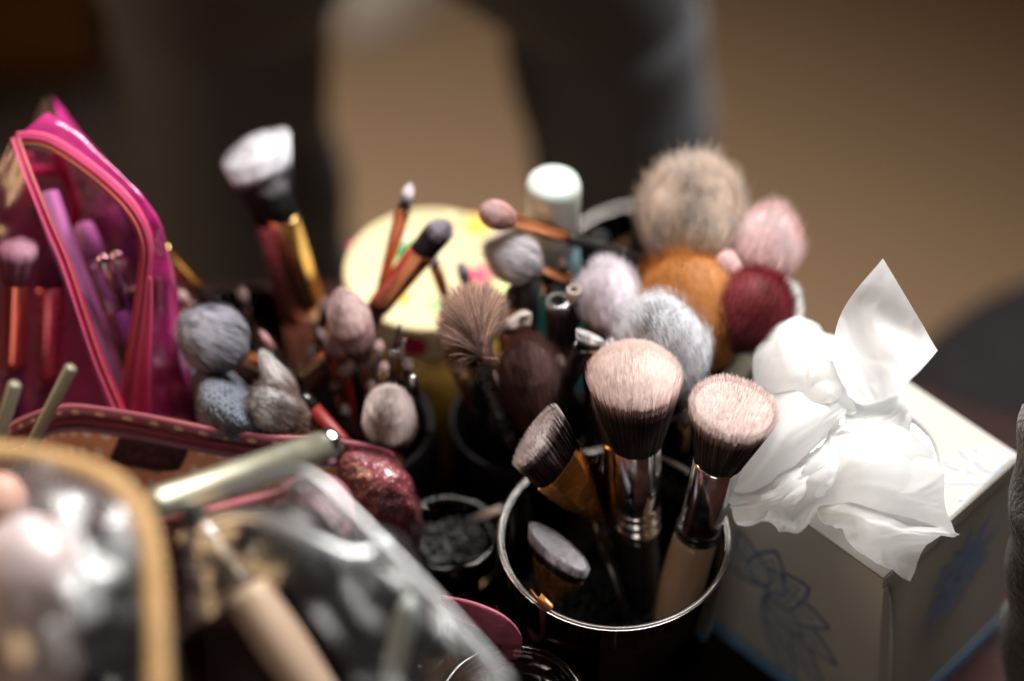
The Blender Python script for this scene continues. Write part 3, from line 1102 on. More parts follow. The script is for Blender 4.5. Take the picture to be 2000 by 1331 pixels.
DUO = [(0.0, (12, 10, 11)), (0.66, (14, 11, 13)), (0.71, (120, 115, 125)), (0.76, (235, 232, 240)), (1.0, (245, 243, 248))]
SPECK = [(0.0, (60, 56, 60)), (0.45, (90, 86, 92)), (0.8, (22, 20, 22)), (1.0, (16, 15, 16))]


def patch_mix(center, rad, amt=0.9):
    c = np.asarray(center)

    def f(tips, r):
        d = np.linalg.norm(tips - c, axis=1)
        return np.clip((1 - d / rad) * 2.2, 0, 1) * (r.random(len(tips)) < amt)
    return f


def noise_mix(scale, thr, amt=0.9):
    def f(tips, r):
        v = np.array([noise.noise(Vector(p) * scale) for p in tips])
        return np.clip((v - thr) * 5, 0, 1) * amt
    return f


B = brush
# --- front cup
B("big dense brush with domed pale pink tip and polished silver ferrule in front cup", (1238, 684), 0.205, (1243, 862), (1252, 1034), 'front', PINKTIP, 92, 50, 49, 43,
  SILVER, BLACKP, rt=1.0, rb=.80, count=15000, rings=3, edge=.78, dp=2.4, jit=.012, lj=.05, width=.00009, hr=39, tshift=.035, slant=-.02, lump=.012, vary=.10, clump=.10)
B("gold ferruled brush hiding behind the big pale pink domed brush", (1186, 662), 0.196, (1204, 862), (1219, 1052), 'front', LILACW, 46, 24, 27, 24,
  GOLD, BLACKP, rt=.7, rb=1.05, count=2500, edge=.7, jit=.02, rings=1)
B("flat topped pale pink brush with silver ferrule and taupe handle, touching the tissue", (1437, 786), 0.196, (1404, 898), (1381, 1050), 'front', FLATPINK, 88, 47, 50, 42,
  SILVER, TAUPE, rt=1.0, rb=.78, count=15000, edge=.96, dp=3, jit=.016, lj=.08, hr=44, ring_mat=BLACKP, tshift=.04, lump=.012, vary=.10, flat=True, clump=.10, width=.00009)

# faceted flat brushes (angled, with amber-gold facet ferrules)
def facet_brush(label, face_a, face_b, facew, zt_a, zt_b, joint_mid, tail, zj, ztail, tailw, ramp, jw, ferrule, count, handle_end=None, hcol=BLACKP):
    A, Bp = at(*face_a, zt_a), at(*face_b, zt_b)
    mid = (A + Bp) / 2
    J = at(*joint_mid, zj)
    T = at(*tail, ztail)
    a = unit(mid - T)
    J = mid - a * np.linalg.norm(mid - J)
    s = Bp - A
    half = np.linalg.norm(s) / 2
    sl = np.dot(s, a) / 2  # slant along the axis
    s = unit(s - np.dot(s, a) * a)
    n = np.cross(a, s)
    mp = m_per_px(mid)
    hl = np.linalg.norm(mid - J)
    base = T if handle_end is None else np.asarray(handle_end)
    t = thing("makeup_brush", base, label, "brush", BR_GROUP)
    hx = math.sqrt(max(half ** 2 - sl ** 2, 1e-8))
    head(t, J - a * .001, a, s, n, hl + .001, jw * mp, hx * 1.0, hx, count, ramp, fy=facew * mp / hx, fy0=facew * mp / (jw * mp), edge=.97, slant=sl / hl, jit=.012, lj=.06, width=.0001, seed=count, tshift=.03, ctrl_h=.55, lump=.0, flat=True, clump=.1, vary=.1)
    W, D = jw * mp * 1.07, facew * mp * 1.12
    L = np.linalg.norm(J - T)
    # faceted ferrule: a flat hexagon narrowing to a point, slanted like the face
    k = sl / hx
    ring0 = [(W, 0), (W * .55, D), (-W * .55, D), (-W, 0), (-W * .55, -D), (W * .55, -D)]
    tw = tailw * mp
    ring1 = [(W * .80, 0), (W * .42, D * 1.05), (-W * .42, D * 1.05), (-W * .80, 0), (-W * .42, -D * 1.05), (W * .42, -D * 1.05)]
    ring2 = [(tw, 0), (tw * .5, tw * .9), (-tw * .5, tw * .9), (-tw, 0), (-tw * .5, -tw * .9), (tw * .5, -tw * .9)]
    V = []
    for ring, hgt, kk in ((ring0, 0.001, 1), (ring1, -L * .38, .6), (ring2, -L, 0)):
        for (x, y) in ring:
            V.append(J + s * x + n * y + a * (hgt + kk * k * x * .8))
    F = []
    for i in range(2):
        for j in range(6):
            j2 = (j + 1) % 6
            p, q, r_, u = i * 6 + j, i * 6 + j2, (i + 1) * 6 + j2, (i + 1) * 6 + j
            F += [(p, u, q), (q, u, r_)] if (j + i) % 2 else [(p, u, r_), (p, r_, q)]
    F += [(0, 1, 2, 3, 4, 5), (17, 16, 15, 14, 13, 12)]
    bevel(mesh_obj("ferrule", V, F, ferrule, t, smooth=False), 0.0005, 2)
    if handle_end is not None:
        a2, s2, n2 = frame(T - base)
        hl_ = np.linalg.norm(T - base)
        V, F = lathe(base, a2, s2, n2, [(0, tw * .6, tw * .6), (hl_ * .5, tw, tw), (hl_, tw * .95, tw * .95)], 20)
        mesh_obj("handle", V, F, hcol, t)
    return t


FACE = [(0.0, (24, 12, 12)), (0.66, (34, 19, 19)), (0.74, (200, 172, 172)), (0.84, (240, 220, 220)), (1.0, (246, 230, 230))]
FACEW = [(0.0, (26, 14, 16)), (0.40, (40, 26, 30)), (0.52, (225, 216, 226)), (1.0, (246, 242, 248))]
facet_brush("slanted flat brush with amber faceted ferrule leaning over the front cup's left rim", (1001, 905), (1084, 787), 21, 0.168, 0.188, (1066, 900), (1165, 1010), .150, .105, 15, FACE, 60, AMBERM, 5000,
            handle_end=(CUPS['front'][0] + .012, CUPS['front'][1] - .012, 0.05))
facet_brush("small oval white brush head with amber faceted ferrule sunk in front cup", (1034, 1020), (1152, 1112), 22, 0.128, 0.118, (1086, 1092), (1078, 1160), .106, .078, 22, FACEW, 62, AMBERM, 5000)

# --- middle cup
B("big fluffy orange brush behind the speckled grey one", (1328, 508), 0.200, (1388, 704), (1394, 744), 'mid', ORANGE, 112, 30, 26, 20, SILVER, BLACKP,
  rt=.95, rb=.92, count=16000, edge=.70, jit=.035, lj=.25, vary=.2, lump=.06, tshift=.12, clump=.2, width=.0001, zb=.035)
B("rounded burgundy brush with black and gold ferrule, beside the tissue", (1508, 548), 0.198, (1430, 668), (1372, 758), 'mid', WINE, 74, 26, 26, 18, BLACKP, BLACKP,
  rt=.98, rb=.92, count=14000, edge=.70, jit=.035, lj=.2, vary=.3, ring_mat=GOLD, lump=.03, clump=.2, width=.0001)
B("white brush with cream handle half hidden behind the burgundy brush", (1548, 556), 0.180, (1474, 672), (1425, 760), 'mid', WHITEF, 62, 30, 26, 22, CREAM, CREAM,
  rt=.75, rb=1.1, count=4500, edge=.72, jit=.02)
cB = at(1300, 652, .19)
B("speckled grey and white brush behind the big pale pink one", (1264, 602), 0.200, (1330, 732), (1350, 790), 'mid', GREYW, 90, 34, 30, 26, WHITEP, WHITEP,
  rt=1.0, rb=1.08, count=13000, edge=.62, jit=.03, lj=.12, ramp2=SPECK, mixfn=patch_mix(at(1298, 654, .196), .027, .8), vary=.12, tshift=.08, clump=.2, width=.0001)
B("pale lilac white brush with dark brown base behind the black tubes", (1178, 514), 0.192, (1204, 660), (1212, 720), 'mid', LILACW, 66, 36, 32, 28, SILVER, BLACKP,
  rt=.92, rb=.98, count=11000, edge=.70, jit=.035, lj=.18, lump=.06, width=.0001, clump=.15, vary=.12)
B("soft pink brush sticking out farthest right at the back", (1520, 404), 0.205, (1468, 572), (1448, 630), 'mid', PINKF, 68, 26, 24, 20, ROSE, BLACKP,
  rt=.92, rb=1.08, count=10000, edge=.7, jit=.045, lump=.02, ramp2=GREYF, mixfn=noise_mix(60, .15, .5), clump=.1, vary=.14, width=.0001)
B("small pale pink round brush between beige and burgundy brushes", (1424, 488), 0.196, (1414, 548), (1404, 600), 'mid', PINKF, 38, 20, 14, 12, ROSE, BLACKP,
  rt=.7, rb=1.3, count=2200, edge=.6, jit=.02, lump=.012, clump=.10, vary=.10, width=.00009)
B("largest fluffy beige grey brush at the top of the back jar", (1352, 372), 0.212, (1347, 540), (1344, 600), 'back', BEIGEF, 84, 56, 36, 30, BLACKP, BLACKP,
  rt=1.04, rb=1.0, count=15000, edge=.88, dp=5, jit=.04, lj=.12, lump=.05, ramp2=GREYF, mixfn=noise_mix(110, .06, .75), vary=.18, clump=.2, width=.00011)
B("small pink capped brush with gold ferrule lying toward the white bottle", (938, 410), 0.212, (994, 428), (1098, 486), 'mid', PINKF, 31, 17, 17, 14, COPPER, BLACKM,
  rt=.8, rb=1.2, count=2200, edge=.75, jit=.015, zb=.10, lump=.012, clump=.10, vary=.10, width=.00009)
B("fuzzy white grey brush with copper ferrule in front of the tin", (950, 480), 0.192, (1046, 524), (1100, 572), 'mid', [(0., (110, 95, 95)), (.5, (190, 180, 185)), (1., (225, 220, 226))], 52, 18, 15, 12, COPPER, BLACKP,
  rt=.75, rb=1.25, count=8000, edge=.65, jit=.05, lump=.05, ramp2=GREYF, mixfn=noise_mix(80, .1, .7), zb=.09, width=.0001, clump=.15)
# --- black cup: brushes over the tin, fan brush, brown brush
B("narrow white tipped brush with copper ferrule leaning left before the tin", (834, 474), 0.175, (851, 524), (884, 622), 'dark', [(0, (40, 28, 28)), (.4, (60, 45, 45)), (.65, (210, 200, 205)), (1, (235, 230, 235))], 12, 9, 12, 9, COPPER, BLACKP,
  rt=.8, count=900, edge=.85, jit=.015)
B("tiny black eyeliner brush peeking over the fan brush", (899, 512), 0.160, (912, 556), (930, 610), 'dark', [(0, (20, 18, 22)), (.6, (40, 38, 48)), (1, (130, 125, 140))], 13, 9, 10, 9, BLACKP, BLACKP, rt=.7, count=900, edge=.8)
B("dark brown fluffy brush in the middle beside the fan brush", (1024, 660), 0.180, (1056, 838), (1064, 890), 'dark', DBROWN, 60, 22, 20, 17, COPPER, BLACKP,
  rt=.86, rb=1.0, count=11000, edge=.70, jit=.04, lj=.2, vary=.35, lump=.06, clump=.25, width=.0001)
B("pale wavy edged flat brush with copper ferrule right of the fan brush", (1006, 616), 0.170, (1006, 650), (1001, 702), 'dark', [(0, (40, 25, 22)), (.35, (70, 50, 46)), (.55, (215, 195, 185)), (1, (238, 226, 218))], 32, 29, 29, 18, COPPER, BLACKP,
  rt=1.0, rb=1.0, fy=.22, count=2500, edge=.98, jit=.01, bend=(.22, 2.6), lump=.012, flat=True, clump=.10, vary=.10, width=.00009)
B("white slanted flat brush behind the open black tube", (1152, 652), 0.184, (1152, 682), (1116, 795), 'dark', [(0, (26, 16, 16)), (.35, (50, 34, 34)), (.6, (225, 215, 215)), (1, (244, 240, 238))], 27, 22, 20, 13, COPPER, BLACKP,
  rt=1.0, rb=1.0, fy=.26, count=2500, edge=.97, jit=.01, slant=-.35, lump=.012, flat=True, clump=.10, vary=.10, width=.00009)
# --- left black cup
B("thin eyeshadow brush with copper ferrule reaching up before the tan floor", (803, 356), 0.200, (789, 406), (733, 546), 'left', [(0, (28, 20, 22)), (.55, (45, 34, 36)), (.8, (190, 175, 180)), (1, (215, 205, 210))], 13, 9, 15, 11, COPPER, BLACKP,
  rt=.75, count=1000, edge=.75)
B("dark tipped foundation brush with rosy copper ferrule across the tin lid", (876, 430), 0.195, (826, 492), (752, 606), 'left', [(0, (26, 18, 20)), (.7, (52, 36, 40)), (.92, (95, 80, 88)), (1, (170, 160, 172))], 30, 27, 28, 24, COPPER, DARKWOOD,
  rt=.85, count=3000, edge=.75, fy=.6, lump=.012, clump=.10, vary=.10, width=.00009, zb=.075)
B("mauve oval brush with tall silver ferrule left of the tin", (664, 565), 0.190, (704, 690), (698, 850), 'left', MAUVE, 43, 22, 19, 17, SILVER, BLACKP, rt=.86, rb=1.2, count=8000, edge=.68, jit=.012, lump=.012, clump=.10, vary=.10, width=.00009)
B("small mauve brush with gold ferrule under the mauve oval brush", (680, 660), 0.160, (646, 688), (596, 740), (-0.105, .455), MAUVE, 27, 15, 15, 14, GOLD, BLACKP, rt=.75, rb=1.2, count=2200, edge=.7, zb=.07, lump=.012, clump=.10, vary=.10, width=.00009)
B("thin black tipped liner brush with silver ferrule left of the olive tin side", (782, 632), 0.165, (769, 684), (738, 764), 'left', [(0, (30, 16, 14)), (1, (40, 22, 20))], 6, 5, 7, 6, SILVER, BLACKP, rt=.5, count=500, edge=.8)
B("round pale pink brush head just above the polka dot pouch", (757, 764), 0.168, (764, 870), (768, 905), 'left', [(0, (30, 18, 18)), (.52, (44, 27, 27)), (.66, (190, 165, 160)), (1, (236, 222, 218))], 50, 30, 20, 18, GOLD, BLACKP, rt=.86, rb=1.3, count=10000, edge=.72, jit=.012, lump=.012, clump=.10, vary=.10, width=.00009)
B("slim pink tipped lip brush with black handle at left", (507, 644), 0.160, (531, 682), (560, 725), 'left', [(0, (60, 35, 38)), (.4, (120, 75, 78)), (1, (215, 165, 165))], 11, 7, 8, 8, BLACKP, BLACKP, rt=.6, count=700, edge=.7, zb=.05)
# --- far left cup
B("tall flat brush with white tip over black bristles against dark jeans", (498, 282), 0.190, (536, 430), (572, 625), 'farleft', DUO, 72, 36, 37, 36, ROSE, BEIGE, rt=1.0, rb=.72, count=10000, edge=.97, jit=.01, fy=.75, hr=36, slant=.12, lump=.02, tshift=.02, flat=True, clump=.1, vary=.1, width=.0001)
B("gold ferruled brush standing right behind the tall white tipped one", (528, 345), 0.182, (552, 422), (600, 605), 'farleft', BLACKH, 34, 28, 31, 29, GOLD, BEIGE, rt=.9, count=2500, edge=.8, hr=33, zb=.06)
B("gold ferruled brush slanting down from behind the pink bag", (262, 432), 0.180, (312, 486), (388, 560), 'farleft', [(0, (40, 26, 22)), (1, (70, 50, 46))], 26, 17, 19, 16, GOLD, BLACKM, rt=.8, count=1500, edge=.8, zb=.05)
# --- brushes lying in the polka dot pouch
B("fuzzy grey round brush head resting on the grey knit beside the pink bag", (352, 628), 0.178, (466, 690), (520, 728), (-0.125, .452), [(0, (80, 76, 84)), (.5, (130, 126, 136)), (1, (196, 194, 206))], 64, 20, 16, 14, COPPER, DARKWOOD,
  rt=.86, rb=1.35, count=12000, edge=.62, jit=.035, lj=.2, ramp2=[(0, (40, 38, 42)), (1, (60, 58, 64))], mixfn=noise_mix(260, .18, .9), zb=.125, width=.0001, lump=.03, clump=.05, vary=.2)
BLOTCH = [(0, (225, 200, 165)), (.35, (90, 65, 55)), (.6, (150, 130, 122)), (1, (230, 226, 226))]
B("pointed white brown brush head above the knit, upper of two", (508, 684), 0.172, (556, 776), (580, 812), (-0.112, .440), BLOTCH, 36, 26, 20, 18, BLACKP, BLACKP, rt=.45, rb=1.25, count=5000, edge=.55, jit=.03, zb=.11, ramp2=GREYF, mixfn=noise_mix(120, .1, .7))
B("brown and cream brush head lying on the pouch zip, lower of two", (497, 778), 0.165, (586, 826), (616, 846), (-0.110, .425), BLOTCH, 46, 34, 26, 22, BLACKP, BLACKP, rt=.85, rb=1.15, count=6000, edge=.8, jit=.04, zb=.125, ramp2=[(0, (225, 200, 165)), (.4, (70, 50, 44)), (1, (110, 90, 84))], mixfn=noise_mix(90, -.1, .9), tshift=.12)
# --- inside the pink bag
B("dark brush with white edge and gold ferrule standing in the pink bag", (36, 468), 0.190, (33, 546), (28, 716), (-0.245, .43), [(0, (18, 12, 14)), (.7, (34, 24, 26)), (.86, (200, 190, 190)), (1, (225, 215, 212))], 40, 27, 27, 25, GOLD, PURPLEH, rt=.9, rb=1.0, count=4000, edge=.85)
B("brush with rosy metal ferrule beside the gold one in the pink bag", (100, 480), 0.165, (98, 560), (95, 740), (-0.22, .44), [(0, (18, 12, 14)), (1, (40, 26, 30))], 34, 27, 29, 27, ROSE, PURPLEH, rt=.8, count=2500, edge=.8)


# thin eye brushes and handles that fill the cups
DKT = [(0, (26, 18, 18)), (.6, (60, 42, 42)), (1, (150, 125, 122))]
PKT = [(0, (60, 40, 40)), (.5, (130, 95, 92)), (1, (220, 190, 186))]
for (lab, tip, zt, jo, fe, cup, rmp, hw, fr, fm, hm) in [
    ("thin pink tipped brush with silver ferrule right of the mauve oval brush", (741, 664), .150, (740, 692), (733, 775), 'left', PKT, 9, 8, SILVER, BLACKP),
    ("small dark brush with copper ferrule between mauve oval brush and red pencil", (650, 742), .142, (657, 768), (668, 830), 'left', DKT, 11, 9, COPPER, BLACKP),
    ("slim brush with gold ferrule low in the left black cup", (725, 745), .140, (727, 770), (724, 845), 'left', DKT, 10, 9, GOLD, DARKWOOD),
    ("small brush with dark tip behind the round pale pink brush", (797, 700), .145, (795, 730), (786, 800), 'left', DKT, 10, 8, STEEL, BLACKP),
    ("thin copper ferruled brush behind the fan brush's right side", (968, 596), .168, (975, 632), (990, 720), 'dark', DKT, 11, 9, COPPER, BLACKP),
    ("slim silver ferruled brush left of the dark brown brush", (962, 726), .150, (966, 756), (976, 830), 'dark', PKT, 10, 9, SILVER, BLACKP),
    ("narrow gold ferruled brush between brown brush and open black tube", (1094, 694), .158, (1090, 726), (1078, 800), 'dark', DKT, 12, 10, GOLD, BLACKP),
    ("dark brush with copper ferrule behind the aqua bottle gap", (1066, 520), .165, (1070, 556), (1080, 640), 'dark', DKT, 13, 11, COPPER, BLACKP),
    ("thin copper ferruled brush right of the fuzzy white grey one", (1092, 500), .170, (1104, 532), (1128, 600), 'mid', DKT, 11, 10, COPPER, BLACKP),
    ("small pale brush between the lilac white and speckled brushes", (1222, 610), .168, (1228, 648), (1238, 730), 'mid', PKT, 16, 12, SILVER, BLACKP),
    ("thin dark brush left of the beige handled tall brushes", (470, 560), .150, (478, 600), (492, 690), 'farleft', DKT, 11, 9, STEEL, BLACKP),
    ("rosy copper ferruled brush below the slanting gold one", (348, 566), .150, (362, 592), (400, 660), 'farleft', PKT, 11, 10, ROSE, BLACKP),
    ("slim copper ferruled brush leaning left of the mauve oval brush", (622, 640), .150, (634, 672), (655, 745), 'left', DKT, 10, 10, COPPER, BLACKP),
    ("thin gold ferruled brush right of the tall silver ferrule", (752, 706), .148, (748, 734), (738, 810), 'left', PKT, 9, 9, GOLD, BLACKP),
    ("short dark brush in front of the red pencil", (668, 790), .130, (676, 815), (688, 870), 'left', DKT, 12, 10, STEEL, BLACKP),
    ("thin pale tipped brush left of the fan brush's ferrule", (886, 700), .140, (900, 735), (925, 800), 'dark', PKT, 9, 9, COPPER, BLACKP),
    ("slim copper brush leaning beneath the fan brush's left side", (862, 655), .145, (878, 695), (906, 770), 'dark', DKT, 10, 10, COPPER, DARKWOOD),
    ("narrow copper ferruled brush between the fan brush and pale wavy brush", (996, 560), .172, (998, 600), (1002, 680), 'dark', DKT, 12, 11, COPPER, BLACKP),
    ("gold ferruled brush behind the two big front brushes", (1342, 800), .150, (1338, 830), (1330, 890), 'mid', DKT, 12, 12, GOLD, BLACKP),
    ("thin rosy brush peeking between orange and lilac white brushes", (1232, 560), .175, (1240, 600), (1254, 680), 'mid', PKT, 11, 10, ROSE, BLACKP),
    ("dark brush low in the far left cup beside the beige handles", (640, 580), .140, (632, 625), (615, 700), 'farleft', DKT, 14, 11, BLACKP, BLACKP)]:
    B(lab, tip, zt, jo, fe, cup, rmp, hw, hw * .75, fr, fr * .9, fm, hm, rt=.75, rb=1.1, count=1200, edge=.75, jit=.02)


# fan brush: messy long brown hair splayed from a pinched steel ferrule
def fan_brush():
    P0, Bb = axis_for((938, 706), 0.172, (984, 826), 'dark', 0.015)
    a, s, n = frame(P0 - Bb)
    t = thing("makeup_brush", Bb, "splayed brown fan brush with pinched steel ferrule, in front of the tin", "brush", BR_GROUP)
    r = np.random.default_rng(77)
    N, M = 16000, 320
    mp = m_per_px(P0)
    # fan outline in the picture, seen from the ferrule tip
    ang = np.array([205, 185, 165, 148, 132, 116, 102, 88, 74, 62])
    rad = np.array([52, 64, 78, 98, 128, 152, 166, 164, 158, 110])
    ca = np.interp(r.beta(1.25, 1.15, M), np.linspace(0, 1, len(ang)), ang)
    cl = .74 + .26 * r.random(M)
    cb = r.normal(size=M) * 5
    cd = r.normal(size=M) * .0055
    cid = r.integers(0, M, N)
    spread = r.normal(size=N)
    A = ca[cid] + spread * 4.0
    Rr = np.interp(-A, -ang, rad) * cl[cid] * (1 - (r.random(N) ** 3) * .3) * (1.02 - .03 * np.abs(spread))
    up = CU - np.dot(CU, unit(P0 - CC)) * unit(P0 - CC)
    up = unit(up)
    rt_ = unit(np.cross(unit(P0 - CC), up))
    fw = unit(P0 - CC)
    th = np.radians(A + cb[cid])
    th0 = np.radians(100 + (A - 100) * .55)
    dirs = rt_ * np.cos(th)[:, None] + up * np.sin(th)[:, None]
    dir0 = rt_ * np.cos(th0)[:, None] + up * np.sin(th0)[:, None]
    wob = r.normal(size=(N, 3)) * .0009
    root = P0 + r.normal(size=(N, 3)) * .0009 + s * (r.normal(size=N) * .0022)[:, None]
    T = P0 + dirs * (Rr * mp)[:, None] + fw * (cd[cid] + r.normal(size=N) * .0015)[:, None] + wob
    Cc = P0 + dir0 * (Rr * mp * .62)[:, None] + fw * (cd[cid] * .5 + r.normal(size=N) * .001)[:, None] + wob * .5
    dk = [(0, (66, 38, 30)), (.5, (84, 54, 44)), (1, (100, 68, 56))]
    lt = [(0, (170, 116, 92)), (.5, (206, 156, 130)), (1, (214, 176, 150))]
    cl_lt = r.random(M)

    def mx(tips, rr):
        return np.clip((cl_lt[cid] < .22) * .6 + .4 * (rr.random(len(tips)) < .18), 0, 1)
    hair_mesh("bristles", root, Cc, T, .00009, dk, t, 5, .1, .25, lt, mx, None, (0, .3, .6, .85, 1.0), envn=lambda X: np.broadcast_to(unit(-fw * .6 + up * .5 + EZ * .3), X.shape) + (X - P0) * 12)
    # pinched ferrule
    Lf = np.linalg.norm(P0 - Bb)
    k = along(P0, Bb, (988, 838)) * Lf
    f0 = P0 - a * k
    prof = [(0, 13 * mp, 13 * mp), (k * .10, 13 * mp, 13 * mp), (k * .11, 15 * mp, 15 * mp), (k * .15, 15 * mp, 15 * mp), (k * .16, 13 * mp, 13 * mp), (k * .2, 13 * mp, 13 * mp), (k * .21, 15 * mp, 15 * mp), (k * .25, 15 * mp, 15 * mp), (k * .26, 13.5 * mp, 13.5 * mp), (k * .7, 15 * mp, 12 * mp), (k * 1.0, 21 * mp, 6 * mp), (k + .0012, 20 * mp, 5 * mp)]
    V, F = lathe(f0, a, s, n, prof, 28)
    mesh_obj("ferrule", V, F, STEEL, t)
    V, F = lathe(Bb, a, s, n, [(0, 5 * mp, 5 * mp), (.01, 9 * mp, 9 * mp), (Lf - k, 12.4 * mp, 12.4 * mp)], 20)
    mesh_obj("handle", V, F, BLACKP, t)


fan_brush()


# ---- black plastic tubes and pencils among the brushes
def stick(name, label, cat, top, zt, through, cup, r_px, mtl, zb=.015, capm=None, caplen=.3, open_=False, group=None, flat=1.0, maxlen=None, tip=0.7, rim=None):
    P0, Bb = axis_for(top, zt, through, cup, zb)
    if maxlen and np.linalg.norm(P0 - Bb) > maxlen:
        Bb = P0 + unit(Bb - P0) * maxlen
    a, s, n = frame(P0 - Bb)
    L = np.linalg.norm(P0 - Bb)
    R = r_px * m_per_px(P0)
    t = thing(name, Bb, label, cat, group)
    bl = L * (1 - caplen) if capm is not None else L
    prof = [(0, R * .8, R * .8 * flat), (.002, R, R * flat), (bl - .001, R, R * flat)]
    if open_:
        prof += [(bl, R * .95, R * .95 * flat), (bl, R * .72, R * .72 * flat), (bl - .006, R * .66, R * .66 * flat)]
    elif capm is None:
        prof += [(bl, R * tip, R * tip * flat)]
    V, F = lathe(Bb, a, s, n, prof, 24)
    mesh_obj("body", V, F, mtl, t)
    if rim is not None:
        V, F = lathe(Bb, a, s, n, [(bl - .005, R * 1.02, R * 1.02 * flat), (bl - .0048, R * 1.06, R * 1.06 * flat), (bl - .0004, R * 1.06, R * 1.06 * flat), (bl + .0003, R * .96, R * .96 * flat), (bl + .0003, R * .74, R * .74 * flat)], 24, True, False)
        mesh_obj("rim", V, F, rim, t)
    if capm is not None:
        cl = L - bl
        V, F = lathe(Bb + a * (bl + .0002), a, s, n, [(0, R * 1.02, R * 1.02 * flat), (cl * .6, R, R * flat), (cl * .92, R * tip, R * tip * flat), (cl, R * tip * .5, R * tip * .5 * flat)], 24)
        mesh_obj("cap", V, F, capm, t)
    return t


TG = "tubes and pencils among the brushes"
stick("mascara_tube", "open black tube with notched clear lip, left of two behind the white slanted brush", "tube", (1090, 588), .172, (1092, 760), 'dark', 24, BLACKP, open_=True, group=TG, rim=film("clear_lip", (.8, .8, .8), .1, 2.0, .1), zb=.05)
stick("mascara_tube", "slim black tube with pale rim, next to the pale lilac white brush", "tube", (1121, 566), .176, (1112, 760), 'dark', 13, BLACKP, open_=True, group=TG, rim=mat("pale_rim", S(205, 185, 170), .3), zb=.05)
stick("mascara_tube", "open black tube leaning right over the cup, before the white slanted brush", "tube", (1137, 676), .176, (1090, 800), 'dark', 17, BLACKP, open_=True, group=TG, rim=BLACKP, zb=.05)
stick("nail_bottle", "square black bottle cap between the fan brush and the aqua bottle", "bottle", (1026, 540), .172, (1022, 640), 'dark', 29, BLACKM, capm=BLACKM, caplen=.32, tip=.97, group=TG, zb=.05)
stick("makeup_pencil", "small silver topped pencil between fan brush and brown brush", "pencil", (984, 688), .15, (976, 740), 'dark', 9, BLACKP, capm=SILVER, caplen=.12, group="pencils in the cups")
stick("makeup_pencil", "black pencil with bright silver end right of the round pink brush", "pencil", (806, 736), .15, (822, 800), 'left', 9, BLACKP, capm=SILVER, caplen=.14, group="pencils in the cups", zb=.04)
stick("makeup_pencil", "red pencil standing beside the tall silver ferrule", "pencil", (676, 735), .14, (690, 830), 'left', 9, RED, group="pencils in the cups", zb=.04)
stick("makeup_pencil", "thick red pencil pointing down to the pouch rim", "pencil", (588, 772), .146, (640, 832), (-0.085, .418), 16, RED, capm=BLACKP, caplen=.2, group="pencils in the cups", zb=.125)
stick("makeup_pencil", "second thin liner with silver ferrule crossing the black tipped liner", "pencil", (790, 664), .155, (772, 742), 'left', 6, BLACKP, capm=STEEL, caplen=.2, group="pencils in the cups")

# ================================================================== TISSUE BOX
BZ = 0.125
Nn, Rr_ = at(1725, 1130, BZ), at(1990, 890, BZ)
e1 = unit(Rr_ - Nn)
SIDE = np.linalg.norm(Rr_ - Nn)
e2 = np.array([-e1[1], e1[0], 0])
Ll = Nn + e2 * SIDE
CT = Nn + (e1 + e2) * SIDE / 2


def card_mat(name, col):
    m = mat(name, col, 0.75, 0, 0.025, 18, bump=0.04, bscale=500, spec=0.12)
    return m


CARD = card_mat("white_card", S(168, 165, 159))
BLUE_L = mat("pale_blue_print", S(126, 138, 172), 0.42, 0, 0.06, 40)
BLUE_M = mat("mid_blue_print", S(120, 148, 190), 0.42, 0, 0.08, 40)
BLUE_D = mat("slate_blue_print", S(92, 112, 146), 0.42, 0, 0.08, 40)
BLUE_B = mat("blue_band_print", S(110, 150, 190), 0.42, 0, 0.05, 40)
tb_ = thing("tissue_box", CT * np.array([1, 1, 0]), "white cube tissue box printed with blue lotus flowers", "tissue box")
h0, h1 = 0.0008, BZ - 0.0008
quad = [Nn, Rr_, Nn + (e1 + e2) * SIDE, Ll]
skew = [-e2 * .011, -e2 * .011, np.zeros(3), np.zeros(3)]
V = [np.array([q[0], q[1], h0]) + k_ for q, k_ in zip(quad, skew)] + [np.array([q[0], q[1], h1]) for q in quad]
F = [(3, 2, 1, 0), (0, 1, 5, 4), (1, 2, 6, 5), (2, 3, 7, 6), (3, 0, 4, 7)]
bx = mesh_obj("carton", V, F, CARD, tb_, smooth=False, solid=0.0007)
# top with a round opening
HR_ = 0.0335
V, F = [], []
SG = 96
for k in range(SG):
    t = 2 * math.pi * k / SG
    c, s = math.cos(t), math.sin(t)
    m_ = SIDE / 2 / max(abs(c), abs(s))
    V += [CT + e1 * (HR_ * c) + e2 * (HR_ * s), CT + e1 * (m_ * c) + e2 * (m_ * s)]
F = [(2 * k, 2 * k + 1, (2 * k + 3) % (2 * SG), (2 * k + 2) % (2 * SG)) for k in range(SG)]
tp = mesh_obj("top_panel", V, F, CARD, tb_, smooth=False, solid=0.0008)
# perforated edge of the opening: little teeth
parts = []
for k in range(110):
    t = 2 * math.pi * k / 110
    er = e1 * math.cos(t) + e2 * math.sin(t)
    et = np.cross(EZ, er)
    parts.append(box(CT + er * (HR_ - 0.0004) + EZ * 0.0003, er, et, EZ, 0.0007, 0.00055, 0.0006))
V, F = join(parts)
mesh_obj("perforated_edge", V, F, mat("grey_card_edge", S(150, 150, 150), 0.6), tb_, smooth=False, kind="stuff")
V, F = [], []
for k in range(64):
    t = 2 * math.pi * k / 64
    c, s = math.cos(t), math.sin(t)
    w = 0.010 + 0.008 * abs(math.sin(t * 1.0 + .4))
    V += [CT + e1 * (HR_ * 1.1 * c) + e2 * (HR_ * 1.1 * s) - EZ * .0012, CT + e1 * (w * c) + e2 * (w * 1.2 * s) - EZ * (.003 + .002 * math.sin(3 * t))]
F = [(2 * k, 2 * k + 1, (2 * k + 3) % 128, (2 * k + 2) % 128) for k in range(64)]
